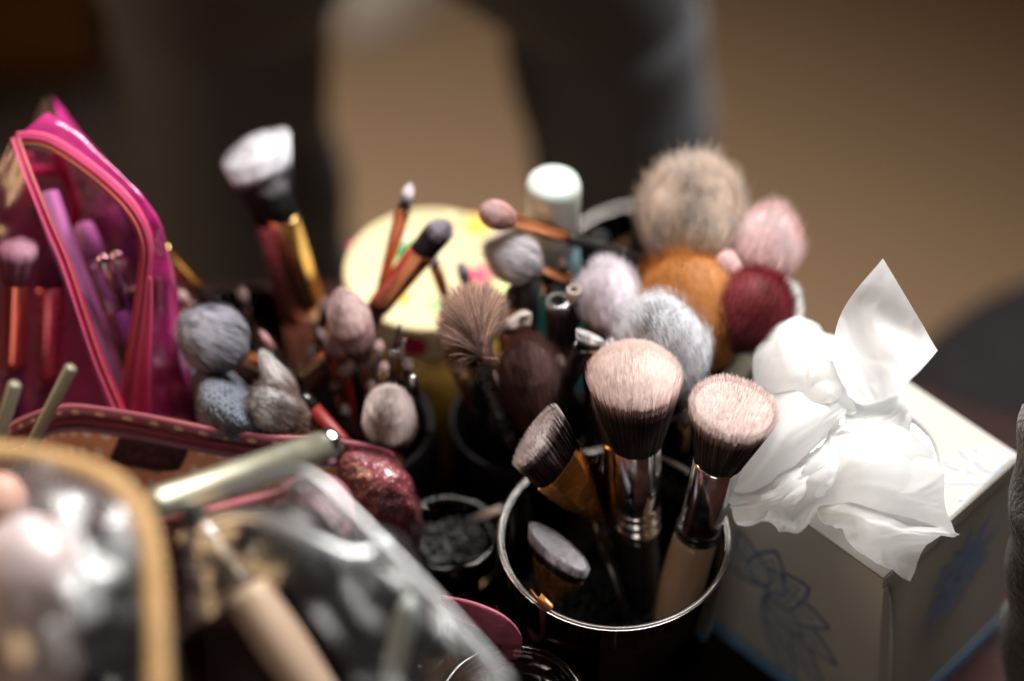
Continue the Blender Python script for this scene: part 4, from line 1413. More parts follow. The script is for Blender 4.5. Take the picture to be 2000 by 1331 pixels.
mesh_obj("dust_film", V, F, film("white_dust_film", (.8, .82, .84), .25, 1.2, .55, (.8, .82, .85)), tb_)


def hit_plane(px, py, P, nrm):
    d = ray(px, py)
    return CC + d * (np.dot(np.asarray(P) - CC, nrm) / np.dot(d, nrm))


def petal_pts(L, W, ang, n=18, tip=1.0):
    pts = []
    for side in (1, -1):
        for i in range(n):
            t = i / (n - 1)
            t = t if side == 1 else 1 - t
            w = W * math.sin(math.pi * min(1, t ** 0.85)) ** 0.9 * (1 - 0.25 * t)
            pts.append((t * L, side * w))
    c, s = math.cos(ang), math.sin(ang)
    pts = [(x + L * .12, y) for x, y in pts]
    return [(x * c - y * s, x * s + y * c) for x, y in pts]


def flower(face_c, u, v, nrm, petals, line_w, line_mat, fill_mat=None, inner=True, clip=None):
    """petals: (length, half width, angle deg). outlines as thin print, with vein lines inside"""
    lines, fills = [], []
    for k, (L, W, A) in enumerate(petals):
        p = petal_pts(L, W, math.radians(A))
        loops = [p]
        if inner:
            loops.append(petal_pts(L * .78, W * .6, math.radians(A)))
            loops.append([(0.15 * L * math.cos(math.radians(A)), 0.15 * L * math.sin(math.radians(A))), (0.7 * L * math.cos(math.radians(A)), 0.7 * L * math.sin(math.radians(A)))])
        for li, q in enumerate(loops):
            V, F = [], []
            lw = line_w * (1 if li == 0 else .55)
            m_ = len(q)
            for i in range(m_):
                a_, b_ = np.array(q[max(i - 1, 0)]), np.array(q[min(i + 1, m_ - 1)])
                d = (b_ - a_) / (np.linalg.norm(b_ - a_) + 1e-9)
                nn = np.array([-d[1], d[0]]) * lw / 2
                for sg in (1, -1):
                    xy = np.array(q[i]) + nn * sg
                    if clip is not None:
                        xy = clip(xy)
                    V.append(face_c + u * xy[0] + v * xy[1] + nrm * (0.00062 + k * 0.00003))
            F = [(2 * i, 2 * i + 2, 2 * i + 3, 2 * i + 1) for i in range(m_ - 1)]
            lines.append((V, F))
        if fill_mat is not None:
            V = [face_c + u * x + v * y + nrm * (0.00060 + k * 0.00003) for x, y in (p if clip is None else [clip(np.array(z_)) for z_ in p])]
            fills.append((V, [tuple(range(len(V)))]))
    if fills:
        V, F = join(fills)
        mesh_obj("printed_flower", V, F, fill_mat, tb_, smooth=False)
    V, F = join(lines)
    mesh_obj("printed_flower", V, F, line_mat, tb_, smooth=False)


# top: pale lotus at the right corner
fc = hit_plane(1958, 918, CT, EZ)


def clip_top(xy):
    q = fc + e1 * xy[0] + e2 * xy[1] - Nn
    a_ = min(max(np.dot(q, e1), 0.0008), SIDE - 0.0008) - np.dot(fc - Nn, e1)
    b_ = min(max(np.dot(q, e2), 0.0008), SIDE - 0.0008) - np.dot(fc - Nn, e2)
    return np.array([a_, b_])


pet = [(.026, .0042, 175), (.027, .0045, 150), (.024, .0045, 128), (.022, .0045, 200), (.021, .004, 222), (.019, .004, 105), (.016, .0045, 165), (.015, .004, 140), (.015, .004, 190),
       (.014, .004, 245), (.015, .004, 85), (.012, .0035, 60), (.012, .0035, 270), (.011, .0035, 20), (.011, .0035, 320), (.012, .004, 210), (.011, .004, 118)]
flower(fc, e1, e2, EZ, pet, .0008, BLUE_L, CARD, inner=False, clip=clip_top)
# right face
SK = .011 / BZ
nR = unit(-e2 + EZ * SK)
vR = unit(EZ + e2 * SK)
fc2 = hit_plane(1868, 1130, Nn, nR)
pet = [(.030, .0042, 20), (.030, .0045, 48), (.026, .0042, 75), (.024, .0042, -8), (.020, .0045, 100), (.022, .0045, 128), (.020, .004, 155), (.026, .0042, 200), (.028, .0042, 228), (.022, .004, 255), (.017, .004, 285), (.016, .004, 320), (.014, .004, 35), (.013, .004, 215), (.013, .0038, 140)]
flower(fc2, e1, vR, nR, pet, .00075, mat("faded_blue_print", S(150, 165, 190), .45), BLUE_M, inner=True)
# left face: large open outline flower
nL = -e1
fc3 = hit_plane(1492, 1150, Nn, nL)
u3 = -e2
pet = [(.056, .0080, -66), (.052, .0095, -44), (.044, .0100, -18), (.036, .0105, 10), (.032, .0110, 44), (.030, .0105, 82), (.030, .0095, 122), (.034, .0090, 160), (.032, .0085, -55), (.026, .0085, -28), (.022, .0085, 25), (.020, .0085, 65), (.020, .0080, 105)]
flower(fc3, u3, EZ, nL, pet, .0017, BLUE_D, CARD, inner=True)
# blue band round the foot
for (A_, nrm, d_, up_) in ((Nn - e2 * .011, nR, e1, vR), (Nn, nL, e2, EZ)):
    c = A_ * [1, 1, 0] + d_ * SIDE / 2 + up_ * .0055 + nrm * .0007
    V, F = box(c, d_, nrm, up_, SIDE / 2 - .0006, .0002, .0045)
    mesh_obj("printed_band", V, F, BLUE_B, tb_, smooth=False)
# loose overlapping flap at the near corner
def corner(z, du, dn, dl):
    return Nn * [1, 1, 0] + EZ * z - e2 * (.011 * (1 - z / BZ)) + e1 * du + nR * dn - e1 * 0 + nL * dl


V, F, UV = grid_sheet([[corner(.119, -.0002, .0009, .0006), corner(.119, .0012, .0012, .0), corner(.119, .0024, .0010, .0)],
                       [corner(.098, -.0010, .0020, .0022), corner(.098, .0030, .0030, .0), corner(.098, .0062, .0010, .0)],
                       [corner(.060, -.0010, .0030, .0036), corner(.060, .0034, .0042, .0), corner(.060, .0088, .0010, .0)],
                       [corner(.006, -.0010, .0030, .0030), corner(.006, .0030, .0040, .0), corner(.006, .0070, .0010, .0)]], 12, 30)
mesh_obj("loose_flap", V, F, CARD, tb_, solid=0.0006)
# lid line along the right top edge
V, F = box(Nn + e1 * SIDE / 2 + nR * .0006 - EZ * .0042, e1, nR, vR, SIDE / 2 - .0008, .0005, .0036)
mesh_obj("lid_edge", V, F, CARD, tb_, smooth=False)

# ------------------------------------------------------------------ tissue pulled out of the box
def tissue_mat():
    m, nt, b, out = _new("soft_tissue_paper")
    N, Lk = nt.nodes, nt.links
    tc = N.new("ShaderNodeTexCoord")
    nz = N.new("ShaderNodeTexNoise")
    nz.inputs["Scale"].default_value = 900
    Lk.new(tc.outputs["Object"], nz.inputs["Vector"])
    n2 = N.new("ShaderNodeTexNoise")
    n2.inputs["Scale"].default_value = 60
    n2.inputs["Detail"].default_value = 4
    Lk.new(tc.outputs["Object"], n2.inputs["Vector"])
    cr = N.new("ShaderNodeValToRGB")
    cr.color_ramp.elements[0].color = (0.88, 0.88, 0.88, 1)
    cr.color_ramp.elements[1].color = (0.94, 0.94, 0.935, 1)
    Lk.new(n2.outputs["Fac"], cr.inputs["Fac"])
    Lk.new(cr.outputs["Color"], b.inputs["Base Color"])
    b.inputs["Roughness"].default_value = 0.9
    b.inputs["Specular IOR Level"].default_value = 0.1
    bp = N.new("ShaderNodeBump")
    bp.inputs["Strength"].default_value = 0.12
    bp.inputs["Distance"].default_value = 0.0006
    Lk.new(nz.outputs["Fac"], bp.inputs["Height"])
    Lk.new(bp.outputs["Normal"], b.inputs["Normal"])
    tl = N.new("ShaderNodeBsdfTranslucent")
    Lk.new(cr.outputs["Color"], tl.inputs["Color"])
    ms = N.new("ShaderNodeMixShader")
    ms.inputs[0].default_value = 0.68
    Lk.new(b.outputs[0], ms.inputs[1])
    Lk.new(tl.outputs[0], ms.inputs[2])
    Lk.new(ms.outputs[0], out.inputs["Surface"])
    return m


def crumple(amp, sc, seed, edge=0.0):
    o = Vector((seed * 3.1, seed * 1.7, seed * 0.9))

    def f(p, u, v):
        q = Vector(p) * sc + o
        a_ = abs(noise.noise(q))
        b_ = abs(noise.noise(q * 2.3 + o))
        c_ = noise.noise(q * 0.6)
        w = math.sin((p[0] * 0.8 - p[2] * 0.6 + p[1] * .5) * 420 + 5 * noise.noise(q * .5))
        e_ = abs(noise.noise(q * 4.7 + o))
        return amp * (0.30 - a_ * 1.3) + amp * 0.55 * (0.25 - b_) + amp * 0.7 * c_ + amp * .22 * (.25 - e_) + amp * .06 * w
    return f


def crease(amp, cells, seed, stretch=1.0):
    """crumpled paper: flat facets meeting in straight creases (piecewise linear heights on a warped triangle net)"""
    rr = np.random.default_rng(seed)
    nets = []
    for lv, (c, a_) in enumerate(((cells, 1.0), (cells * 2.1, .36), (cells * 4.3, .09))):
        n_ = int(c * max(1.0, stretch)) + 6
        nets.append((c, a_ * amp, rr.normal(size=(n_, n_)), rr.random(2) * 3))

    def f(p, u, v):
        tot = 0.0
        for (c, a_, H, off) in nets:
            wu = u + .16 * noise.noise(Vector((u * 2.2 + off[0], v * 2.2, seed)))
            wv = v + .16 * noise.noise(Vector((u * 2.2, v * 2.2 + off[1], seed + 7.3)))
            x, y = wu * c * stretch + 2, wv * c + 2
            x += y * .35
            n_ = H.shape[0]
            xi, yi = int(math.floor(x)), int(math.floor(y))
            fx, fy = x - xi, y - yi
            h = lambda i, j: H[i % n_, j % n_]
            if fx + fy < 1:
                z = h(xi, yi) * (1 - fx - fy) + h(xi + 1, yi) * fx + h(xi, yi + 1) * fy
            else:
                z = h(xi + 1, yi + 1) * (fx + fy - 1) + h(xi, yi + 1) * (1 - fx) + h(xi + 1, yi) * (1 - fy)
            tot += a_ * z
        return tot
    return f


def G(rows):
    return [[at(*p) for p in r] for r in rows]


TS = [
    # upright pointed leaf
    (G([[(1640, 806, .152), (1680, 812, .152), (1722, 802, .150), (1752, 780, .148)],
        [(1630, 735, .175), (1676, 738, .176), (1726, 742, .171), (1772, 752, .162)],
        [(1628, 670, .196), (1680, 672, .198), (1742, 690, .188), (1792, 730, .172)],
        [(1650, 600, .216), (1700, 612, .215), (1758, 652, .203), (1812, 706, .183)],
        [(1725, 507, .240), (1761, 566, .225), (1797, 626, .209), (1832, 684, .194)]]), 0.0007, 2.4, 3),
    # left puffed lobe, folded over at the top
    (G([[(1520, 690, .150), (1560, 665, .155), (1600, 668, .155), (1636, 690, .155)],
        [(1502, 648, .170), (1548, 627, .178), (1592, 634, .180), (1632, 652, .176)],
        [(1480, 690, .168), (1530, 672, .190), (1590, 680, .196), (1640, 700, .186)],
        [(1480, 765, .156), (1540, 750, .186), (1600, 748, .192), (1650, 765, .178)],
        [(1505, 835, .146), (1560, 815, .172), (1612, 805, .175), (1658, 802, .165)]]), 0.0034, 3.4, 7),
    # sweeping band down to the left
    (G([[(1490, 740, .160), (1560, 750, .178), (1620, 765, .180), (1656, 785, .170)],
        [(1492, 820, .168), (1545, 822, .186), (1605, 812, .184), (1655, 800, .174)],
        [(1452, 900, .158), (1505, 888, .176), (1575, 855, .178), (1650, 810, .176)],
        [(1424, 958, .147), (1470, 944, .160), (1545, 902, .168), (1645, 820, .173)],
        [(1436, 966, .140), (1485, 956, .148), (1555, 914, .156), (1640, 830, .162)]]), 0.001, 2.6, 5),
    # rose of crumples under the band
    (G([[(1470, 950, .146), (1530, 915, .158), (1590, 875, .165), (1645, 835, .165)],
        [(1500, 965, .150), (1560, 930, .168), (1620, 890, .178), (1670, 845, .176)],
        [(1530, 985, .148), (1590, 955, .166), (1650, 915, .176), (1700, 870, .176)],
        [(1560, 1000, .142), (1615, 985, .156), (1670, 950, .166), (1710, 900, .170)]]), 0.003, 4.2, 11),
    # lower left crumple with torn edge
    (G([[(1440, 945, .148), (1500, 930, .156), (1560, 900, .160), (1610, 870, .158)],
        [(1424, 968, .146), (1495, 962, .160), (1560, 940, .166), (1620, 915, .166)],
        [(1420, 998, .140), (1485, 1000, .152), (1545, 990, .158), (1605, 965, .158)],
        [(1442, 1018, .130), (1500, 1030, .136), (1555, 1038, .132), (1600, 990, .142)]]), 0.0026, 4.0, 13),
    # collar joining leaf and lower folds
    (G([[(1640, 775, .160), (1690, 790, .156), (1740, 784, .152), (1764, 762, .148)],
        [(1650, 812, .172), (1700, 818, .170), (1742, 818, .162), (1768, 800, .152)],
        [(1640, 852, .170), (1690, 852, .178), (1742, 852, .172), (1780, 848, .156)]]), 0.0018, 3.2, 17),
    # lower right smooth sheet
    (G([[(1620, 845, .166), (1680, 822, .174), (1750, 838, .174), (1816, 878, .160)],
        [(1612, 900, .168), (1680, 882, .186), (1760, 888, .180), (1832, 920, .158)],
        [(1602, 960, .160), (1680, 946, .178), (1770, 958, .172), (1846, 982, .152)],
        [(1612, 1004, .150), (1690, 1000, .164), (1775, 1012, .160), (1870, 1042, .138)]]), 0.0013, 2.8, 19),
    # bottom flap hanging over the box edge
    (G([[(1612, 986, .152), (1690, 988, .160), (1780, 1008, .154), (1872, 1046, .139)],
        [(1604, 1002, .154), (1680, 1012, .168), (1762, 1036, .160), (1852, 1053, .141)],
        [(1640, 1032, .142), (1690, 1052, .152), (1742, 1066, .148), (1806, 1070, .136)],
        [(1678, 1080, .134), (1710, 1100, .135), (1745, 1116, .131), (1776, 1136, .127)]]), 0.0017, 3.4, 23),
    # stem inside the opening
    (G([[(1640, 840, .160), (1700, 830, .160), (1760, 850, .150)],
        [(1650, 890, .130), (1700, 890, .130), (1750, 900, .128)],
        [(1670, 930, .100), (1705, 930, .100), (1740, 935, .100)]]), 0.001, 2, 29),
]
parts = []
for (ctrl, amp, sc, sd) in TS:
    V, F, UV = grid_sheet(ctrl, 90, 90, crease(amp, sc, sd))
    parts.append((list(V), F))
V, F = join(parts)
o = mesh_obj("tissue", V, F, tissue_mat(), smooth=True)
props(o, "crumpled white tissue pulled out of the box, one corner pointing up", "tissue")

# ================================================================== POLKA DOT POUCH (open, standing left of the black cups)
def dots_mat(name, base, dot, nu, nv, rad, rough, coat=0.0, bump=0.0, emboss=0.0):
    m, nt, b, out = _new(name)
    N, Lk = nt.nodes, nt.links
    uv = N.new("ShaderNodeUVMap")
    mp = N.new("ShaderNodeMapping")
    mp.inputs["Scale"].default_value = (nu, nv, 1)
    Lk.new(uv.outputs["UV"], mp.inputs["Vector"])
    sp = N.new("ShaderNodeSeparateXYZ")
    Lk.new(mp.outputs["Vector"], sp.inputs[0])

    def math_(op, a, b_=None):
        n = N.new("ShaderNodeMath")
        n.operation = op
        for i, x in enumerate((a, b_)):
            if x is None:
                continue
            if isinstance(x, (int, float)):
                n.inputs[i].default_value = x
            else:
                Lk.new(x, n.inputs[i])
        return n.outputs[0]
    fy = math_('FLOOR', sp.outputs["Y"])
    odd = math_('MODULO', fy, 2.0)
    xs = math_('ADD', sp.outputs["X"], math_('MULTIPLY', odd, 0.5))
    dx = math_('SUBTRACT', math_('FRACT', xs), 0.5)
    dy = math_('SUBTRACT', math_('FRACT', sp.outputs["Y"]), 0.5)
    d = math_('SQRT', math_('ADD', math_('MULTIPLY', dx, dx), math_('MULTIPLY', dy, dy)))
    k = math_('LESS_THAN', d, rad)
    tc = N.new("ShaderNodeTexCoord")
    nz = N.new("ShaderNodeTexNoise")
    nz.inputs["Scale"].default_value = 45
    Lk.new(tc.outputs["Object"], nz.inputs["Vector"])
    cr = N.new("ShaderNodeValToRGB")
    cr.color_ramp.elements[0].color = tuple(c * .8 for c in base) + (1,)
    cr.color_ramp.elements[1].color = tuple(min(1, c * 1.2) for c in base) + (1,)
    Lk.new(nz.outputs["Fac"], cr.inputs["Fac"])
    mx = N.new("ShaderNodeMix")
    mx.data_type = 'RGBA'
    Lk.new(k, mx.inputs[0])
    Lk.new(cr.outputs["Color"], mx.inputs[6])
    mx.inputs[7].default_value = dot + (1,)
    Lk.new(mx.outputs[2], b.inputs["Base Color"])
    b.inputs["Roughness"].default_value = rough
    b.inputs["Coat Weight"].default_value = coat
    b.inputs["Coat Roughness"].default_value = 0.12
    if bump:
        n2 = N.new("ShaderNodeTexNoise")
        n2.inputs["Scale"].default_value = 70
        n2.inputs["Detail"].default_value = 3
        Lk.new(tc.outputs["Object"], n2.inputs["Vector"])
        bp = N.new("ShaderNodeBump")
        bp.inputs["Strength"].default_value = bump
        bp.inputs["Distance"].default_value = 0.006
        Lk.new(n2.outputs["Fac"], bp.inputs["Height"])
        Lk.new(bp.outputs["Normal"], b.inputs["Normal"])
    return m


LINING = dots_mat("tan_dotted_lining", S(240, 176, 130), S(252, 236, 216), 34, 10, 0.27, 0.8)
VINYL = dots_mat("rose_dotted_vinyl", S(112, 54, 62), S(176, 122, 120), 13, 12, 0.11, 0.4, 1.0, 1.0)
RIMV = dots_mat("rose_dotted_trim", S(152, 78, 92), S(228, 190, 170), 24, 1, 0.20, 0.4, 0.4)
TAPE = mat("wine_zip_tape", S(128, 54, 74), 0.7, 0, 0.15, 120, bump=.2, bscale=600)
COIL = mat("mauve_zip_coil", S(140, 95, 115), 0.4, 0, 0.1, 80)
RIMC = [(-30, 852, .125), (20, 832, .136), (80, 806, .146), (150, 794, .150), (280, 812, .150), (400, 836, .148), (520, 853, .146), (640, 860, .142), (700, 868, .139), (752, 880, .135), (785, 900, .130)]
RIM3 = cat_rom([at(*p) for p in RIMC], 160)
pc_ = thing("makeup_pouch", (float(RIM3[80][0]), float(RIM3[80][1]) - .03, 0), "open polka dot pouch, rose vinyl outside and tan dotted lining, in the left foreground", "pouch")
rows = []
for z in (1.0, .93, .75, .5, .25, .04):
    rows.append([np.array([p[0], p[1] - .004 * math.sin(math.pi * (1 - z)), p[2] * z]) for p in RIM3[::10]] + [RIM3[-1] * [1, 1, z]])
V, F, UV = grid_sheet(rows, 120, 40, crumple(.0016, 25, 2))
mesh_obj("lining", V, F, LINING, pc_, uv=UV)
V2 = [v + np.array([0, .0022, 0]) for v in V]
mesh_obj("outer_wall", V2, F, VINYL, pc_, uv=UV)


def strip(path, off0, off1, front, m=160, mtl=None, name="zip_tape", parent=None, uv=True):
    """a ribbon along a rim between two offsets measured down the wall (m), 'front' metres toward the viewer"""
    P = cat_rom(path, m)
    V, F, U = [], [], []
    for i in range(m):
        for j in range(4):
            o_ = off0 + (off1 - off0) * j / 3
            V.append(P[i] + np.array([0, -front - .0012 * math.sin(math.pi * j / 3), -o_]))
            U.append((i / (m - 1), j / 3))
    for i in range(m - 1):
        for j in range(3):
            F.append((i * 4 + j, (i + 1) * 4 + j, (i + 1) * 4 + j + 1, i * 4 + j + 1))
    return mesh_obj(name, V, F, mtl, parent, uv=U, solid=.0006)


strip(RIM3[::8], -.0040, .0040, .0022, mtl=RIMV, name="rim_trim", parent=pc_)
strip(RIM3[::8], .0046, .0105, .0026, mtl=TAPE, name="zip_tape", parent=pc_)
parts = []
Pz = cat_rom(RIM3[::8], 300) + np.array([0, -.0048, -.0100])
for i in range(299):
    d = unit(Pz[i + 1] - Pz[i])
    parts.append(box(Pz[i], d, np.array([0, 1., 0]), EZ, .00045, .0008, .0016))
V, F = join(parts)
mesh_obj("zip_teeth", V, F, COIL, pc_, smooth=False, kind="stuff")
# front wall and bulging glossy right end
V, F, UV = grid_sheet(G([[(668, 872, .136), (715, 874, .137), (762, 884, .134), (792, 905, .129), (808, 950, .118)],
                         [(665, 905, .134), (712, 905, .141), (762, 915, .142), (800, 945, .134), (816, 990, .112)],
                         [(660, 950, .122), (710, 955, .134), (755, 968, .136), (798, 990, .128), (822, 1020, .102)],
                         [(655, 1000, .10), (700, 1005, .116), (748, 1018, .119), (790, 1030, .112), (824, 1046, .090)],
                         [(650, 1060, .06), (700, 1065, .075), (745, 1070, .078), (785, 1072, .075), (815, 1075, .06)],
                         [(650, 1150, .004), (700, 1155, .006), (745, 1150, .006), (785, 1140, .006), (810, 1130, .004)]]), 60, 70, crease(.0020, 2.6, 31))
mesh_obj("end_wall", V, F, VINYL, pc_, uv=UV, solid=.001)
V, F, UV = grid_sheet(G([[(-60, 990, .105), (150, 1000, .11), (350, 1010, .115), (520, 1010, .112), (660, 1000, .10)],
                         [(-60, 1090, .07), (150, 1095, .075), (350, 1095, .078), (520, 1090, .07), (655, 1075, .06)],
                         [(-60, 1230, .004), (150, 1230, .004), (350, 1230, .004), (520, 1220, .004), (650, 1180, .004)]]), 60, 30, crumple(.002, 25, 37))
mesh_obj("front_wall", V, F, VINYL, pc_, uv=UV, solid=.001)
# sewn label
RX = RIM3[:, :2]


def on_wall(px, py, front=.0022):
    d = ray(px, py)
    best, bz = 1e9, .1
    for z in np.linspace(.15, .03, 241):
        P = CC + d * ((z - CAM_H) / d[2])
        y = np.interp(P[0], RX[:, 0], RX[:, 1])
        if abs(y - P[1]) < best:
            best, bz = abs(y - P[1]), z
    P = CC + d * ((bz - CAM_H) / d[2])
    return P + np.array([0, -front, 0])


q = [on_wall(*p, .0030) for p in ((234, 846), (371, 864), (347, 922), (212, 894))]
V, F, UV = grid_sheet([[q[0], (q[0] + q[1]) / 2, q[1]], [(q[0] + q[3]) / 2, (q[0] + q[1] + q[2] + q[3]) / 4, (q[1] + q[2]) / 2], [q[3], (q[2] + q[3]) / 2, q[2]]], 12, 8)
lb = mesh_obj("sewn_label", V, F, mat("wine_satin_label", S(45, 10, 16), .55, 0, .15, 200, sheen=.2), pc_, solid=.0005)
# stitched emblem: a small knot over a row of looped strokes
THR = mat("mauve_thread", S(110, 72, 78), .7)
O_ = (q[0] + q[1] + q[2] + q[3]) / 4 + np.array([0, -.0009, 0])
ul, vl = (q[1] - q[0]) / 2, (q[0] - q[3]) / 2
strokes = [[(-.62, .35), (-.55, -.1), (-.45, -.25), (-.38, .2)], [(-.30, .05), (-.18, .1), (-.2, .28), (-.3, .15), (-.28, -.15), (-.14, -.22)],
           [(-.02, .12), (-.08, -.05), (0, -.25), (.1, -.1), (.06, .15), (-.02, .12)], [(.2, .2), (.22, -.25), (.28, .1), (.36, .12)],
           [(.42, -.25), (.5, .18), (.56, .18), (.64, -.28)], [(-.06, .55), (.0, .72), (.06, .55), (0, .45), (-.06, .55)]]
parts = []
for st_ in strokes:
    parts.append(tube([O_ + ul * x + vl * y for x, y in st_], .00035, 24, 5))
V, F = join(parts)
mesh_obj("stitched_emblem", V, F, THR, lb, kind="stuff")
# loop strap hanging from the pouch's end
V, F, UV = grid_sheet(G([[(760, 1150, .06), (820, 1160, .10), (885, 1168, .118), (940, 1182, .122), (990, 1208, .118), (1018, 1246, .105), (1006, 1290, .085), (960, 1310, .07), (900, 1300, .06)],
                         [(760, 1165, .055), (820, 1176, .094), (884, 1186, .113), (936, 1204, .116), (978, 1232, .110), (1003, 1262, .097), (994, 1296, .080), (955, 1316, .066), (900, 1310, .056)],
                         [(760, 1182, .05), (820, 1192, .088), (882, 1204, .107), (930, 1226, .108), (966, 1254, .101), (988, 1278, .089), (982, 1304, .075), (950, 1324, .06), (900, 1320, .052)]]), 80, 8)
mesh_obj("strap", V, F, mat("rose_strap_leather", S(146, 72, 92), .5, 0, .2, 90, bump=.5, bscale=350), pc_, solid=.0014)

# ---- grey knit between pink bag and pouch
KN = mat("grey_wool_yarn", S(88, 94, 106), .9, 0, .3, 150, bump=.5, bscale=900, sheen=.3)
kc = G([[(376, 690, 0.114), (400, 690, 0.126), (440, 725, 0.128), (482, 765, 0.122), (525, 805, 0.112)],
        [(380, 735, 0.136), (400, 728, 0.149), (440, 752, 0.151), (480, 785, 0.145), (528, 822, 0.132)],
        [(388, 785, 0.144), (405, 780, 0.157), (445, 800, 0.159), (485, 824, 0.153), (532, 845, 0.139)],
        [(396, 845, 0.134), (410, 845, 0.146), (450, 852, 0.148), (490, 860, 0.143), (540, 866, 0.132)]])
V, F, UV = grid_sheet(kc, 40, 40)
kt = thing("knitted_band", np.array(V).mean(0) * [1, 1, 0] , "grey knitted wool bunched between the pink bag and the pouch", "knitwear")
mesh_obj("knit_backing", np.array(V) - np.array([0, -.0008, .0016]), F, mat("dark_wool", S(30, 32, 36), .95), kt)
A = np.array(V).reshape(40, 40, 3)
parts = []
NR, NC = 19, 17
icos = None
for i in range(NR):
    for j in range(NC):
        fi, fj = i / (NR - 1) * 39, j / (NC - 1) * 39
        i0, j0 = min(int(fi), 38), min(int(fj), 38)
        p = A[i0, j0] * (1 - (fi - i0)) * (1 - (fj - j0)) + A[i0 + 1, j0] * (fi - i0) * (1 - (fj - j0)) + A[i0, j0 + 1] * (1 - (fi - i0)) * (fj - j0) + A[i0 + 1, j0 + 1] * (fi - i0) * (fj - j0)
        du = unit(A[i0, j0 + 1] - A[i0, j0])
        dv = unit(A[i0 + 1, j0] - A[i0, j0])
        nn = np.cross(du, dv)
        nn = nn if np.dot(nn, CC - p) > 0 else -nn
        su = np.linalg.norm(A[i0, 39] - A[i0, 0]) / NC
        sv = np.linalg.norm(A[39, j0] - A[0, j0]) / NR
        for sg in (-1, 1):
            ax_ = unit(dv * 1.0 + du * (.55 * sg + random.gauss(0, .2)))
            c = p + du * su * (.25 * sg + random.gauss(0, .12)) + dv * sv * random.gauss(0, .15) + nn * (.0003 + .0007 * random.random())
            a, s, n = frame(ax_, nn)
            hl = max(sv, .0016) * .72
            parts.append(lathe(c - a * hl, a, s, n, [(0, .0003, .0003), (hl * .4, .0009, .0008), (hl * 1.0, .0011, .0010), (hl * 1.6, .0009, .0008), (hl * 2, .0003, .0003)], 6))
V, F = join(parts)
mesh_obj("knit_stitches", V, F, KN, kt, kind="stuff")

# ================================================================== PINK TRANSPARENT BAG
PINKF_ = film("pink_clear_vinyl", (0.92, 0.36, 0.64), .06, 1.3, .32, (1.0, .06, .40), bump=.06, bscale=24)
PINKFF = film("pink_clear_vinyl_front", (0.97, 0.62, 0.80), .2, .10, .07, (.80, .03, .27))
PINKT = mat("hot_pink_tape", S(172, 12, 70), .5, 0, .12, 60, sheen=.2)
PINKC = mat("pink_zip_coil", S(226, 92, 134), .35, 0, .08, 60)
RT = [(30, 268, .228), (70, 268, .228), (115, 284, .226), (200, 345, .221), (262, 408, .213), (292, 475, .201), (288, 560, .183), (272, 680, .157), (258, 790, .131), (255, 860, .114)]
LT = [(24, 270, .228), (34, 300, .226), (52, 350, .222), (84, 430, .212), (122, 520, .198), (155, 620, .181), (188, 715, .163), (222, 795, .146), (240, 850, .134)]
RT3, LT3 = cat_rom([at(*p) for p in RT], 120), cat_rom([at(*p) for p in LT], 120)
pb = thing("pink_bag", np.array([-.235, .47, 0]), "open hot pink see-through zip bag holding brushes, at the left edge", "bag")
RS = [(112, 236, .208), (132, 262, .206), (165, 300, .202), (230, 385, .195), (300, 480, .182), (334, 560, .164), (358, 680, .138), (382, 800, .110), (392, 870, .094)]
RS3 = cat_rom([at(*p) for p in RS], 120)
mid = [(RT3[i] * .5 + RS3[i] * .5) + np.array([.007, -.004, .013]) for i in range(120)]
bk = [RS3[i] + np.array([-.012, .030, -.012]) for i in range(120)]
bk2 = [RS3[i] * [1, 1, .55] + np.array([-.045, .035, 0]) for i in range(120)]
V, F, UV = grid_sheet([RT3[::7], mid[::7], RS3[::7], bk[::7], bk2[::7]], 70, 40, crumple(.0022, 26, 41))
mesh_obj("side_panel", V, F, PINKF_, pb, uv=UV)
lf = [LT3[i] * .55 + (at(-90, 480 + i * 3.2, .17 - i * .0006)) * .45 + np.array([0, -.004, .004]) for i in range(120)]
lf2 = [at(-130, 300 + i * 5, .20 - i * .0011) for i in range(120)]
V, F, UV = grid_sheet([LT3[::7], lf[::7], lf2[::7]], 60, 30, crumple(.0018, 26, 43))
mesh_obj("front_panel", V, F, PINKFF, pb, uv=UV)
# inner back panel with welded seams
V, F, UV = grid_sheet([[at(15, 285, .205), at(110, 300, .200), at(200, 372, .190), at(285, 470, .175)],
                       [at(0, 420, .16), at(100, 440, .155), at(190, 490, .15), at(280, 580, .14)],
                       [at(0, 600, .08), at(100, 640, .08), at(200, 700, .08), at(290, 740, .08)],
                       [at(0, 860, .004), at(110, 880, .004), at(220, 900, .004), at(320, 900, .004)]], 40, 40, crumple(.0022, 30, 47))
mesh_obj("back_panel", V, F, film("pink_clear_vinyl_back", (0.70, 0.30, 0.60), .12, 0.12, .25, (.55, .10, .40)), pb, uv=UV)


def ribbon(path3, width0, width1, side_dir, lift, mtl, name, parent, m=140):
    P = cat_rom(path3, m)
    V, F, U = [], [], []
    for i in range(m):
        tg = unit(P[min(i + 1, m - 1)] - P[max(i - 1, 0)])
        vw = unit(CC - P[i])
        s = unit(np.cross(tg, vw)) * side_dir
        w = width0 + (width1 - width0) * i / (m - 1)
        for j in range(5):
            k = j / 4
            V.append(P[i] + s * (w * k) + vw * (lift + .0008 * math.sin(k * math.pi)))
            U.append((i / (m - 1), k))
    F = [(i * 5 + j, (i + 1) * 5 + j, (i + 1) * 5 + j + 1, i * 5 + j + 1) for i in range(m - 1) for j in range(4)]
    return mesh_obj(name, V, F, mtl, parent, uv=U, solid=.0007)


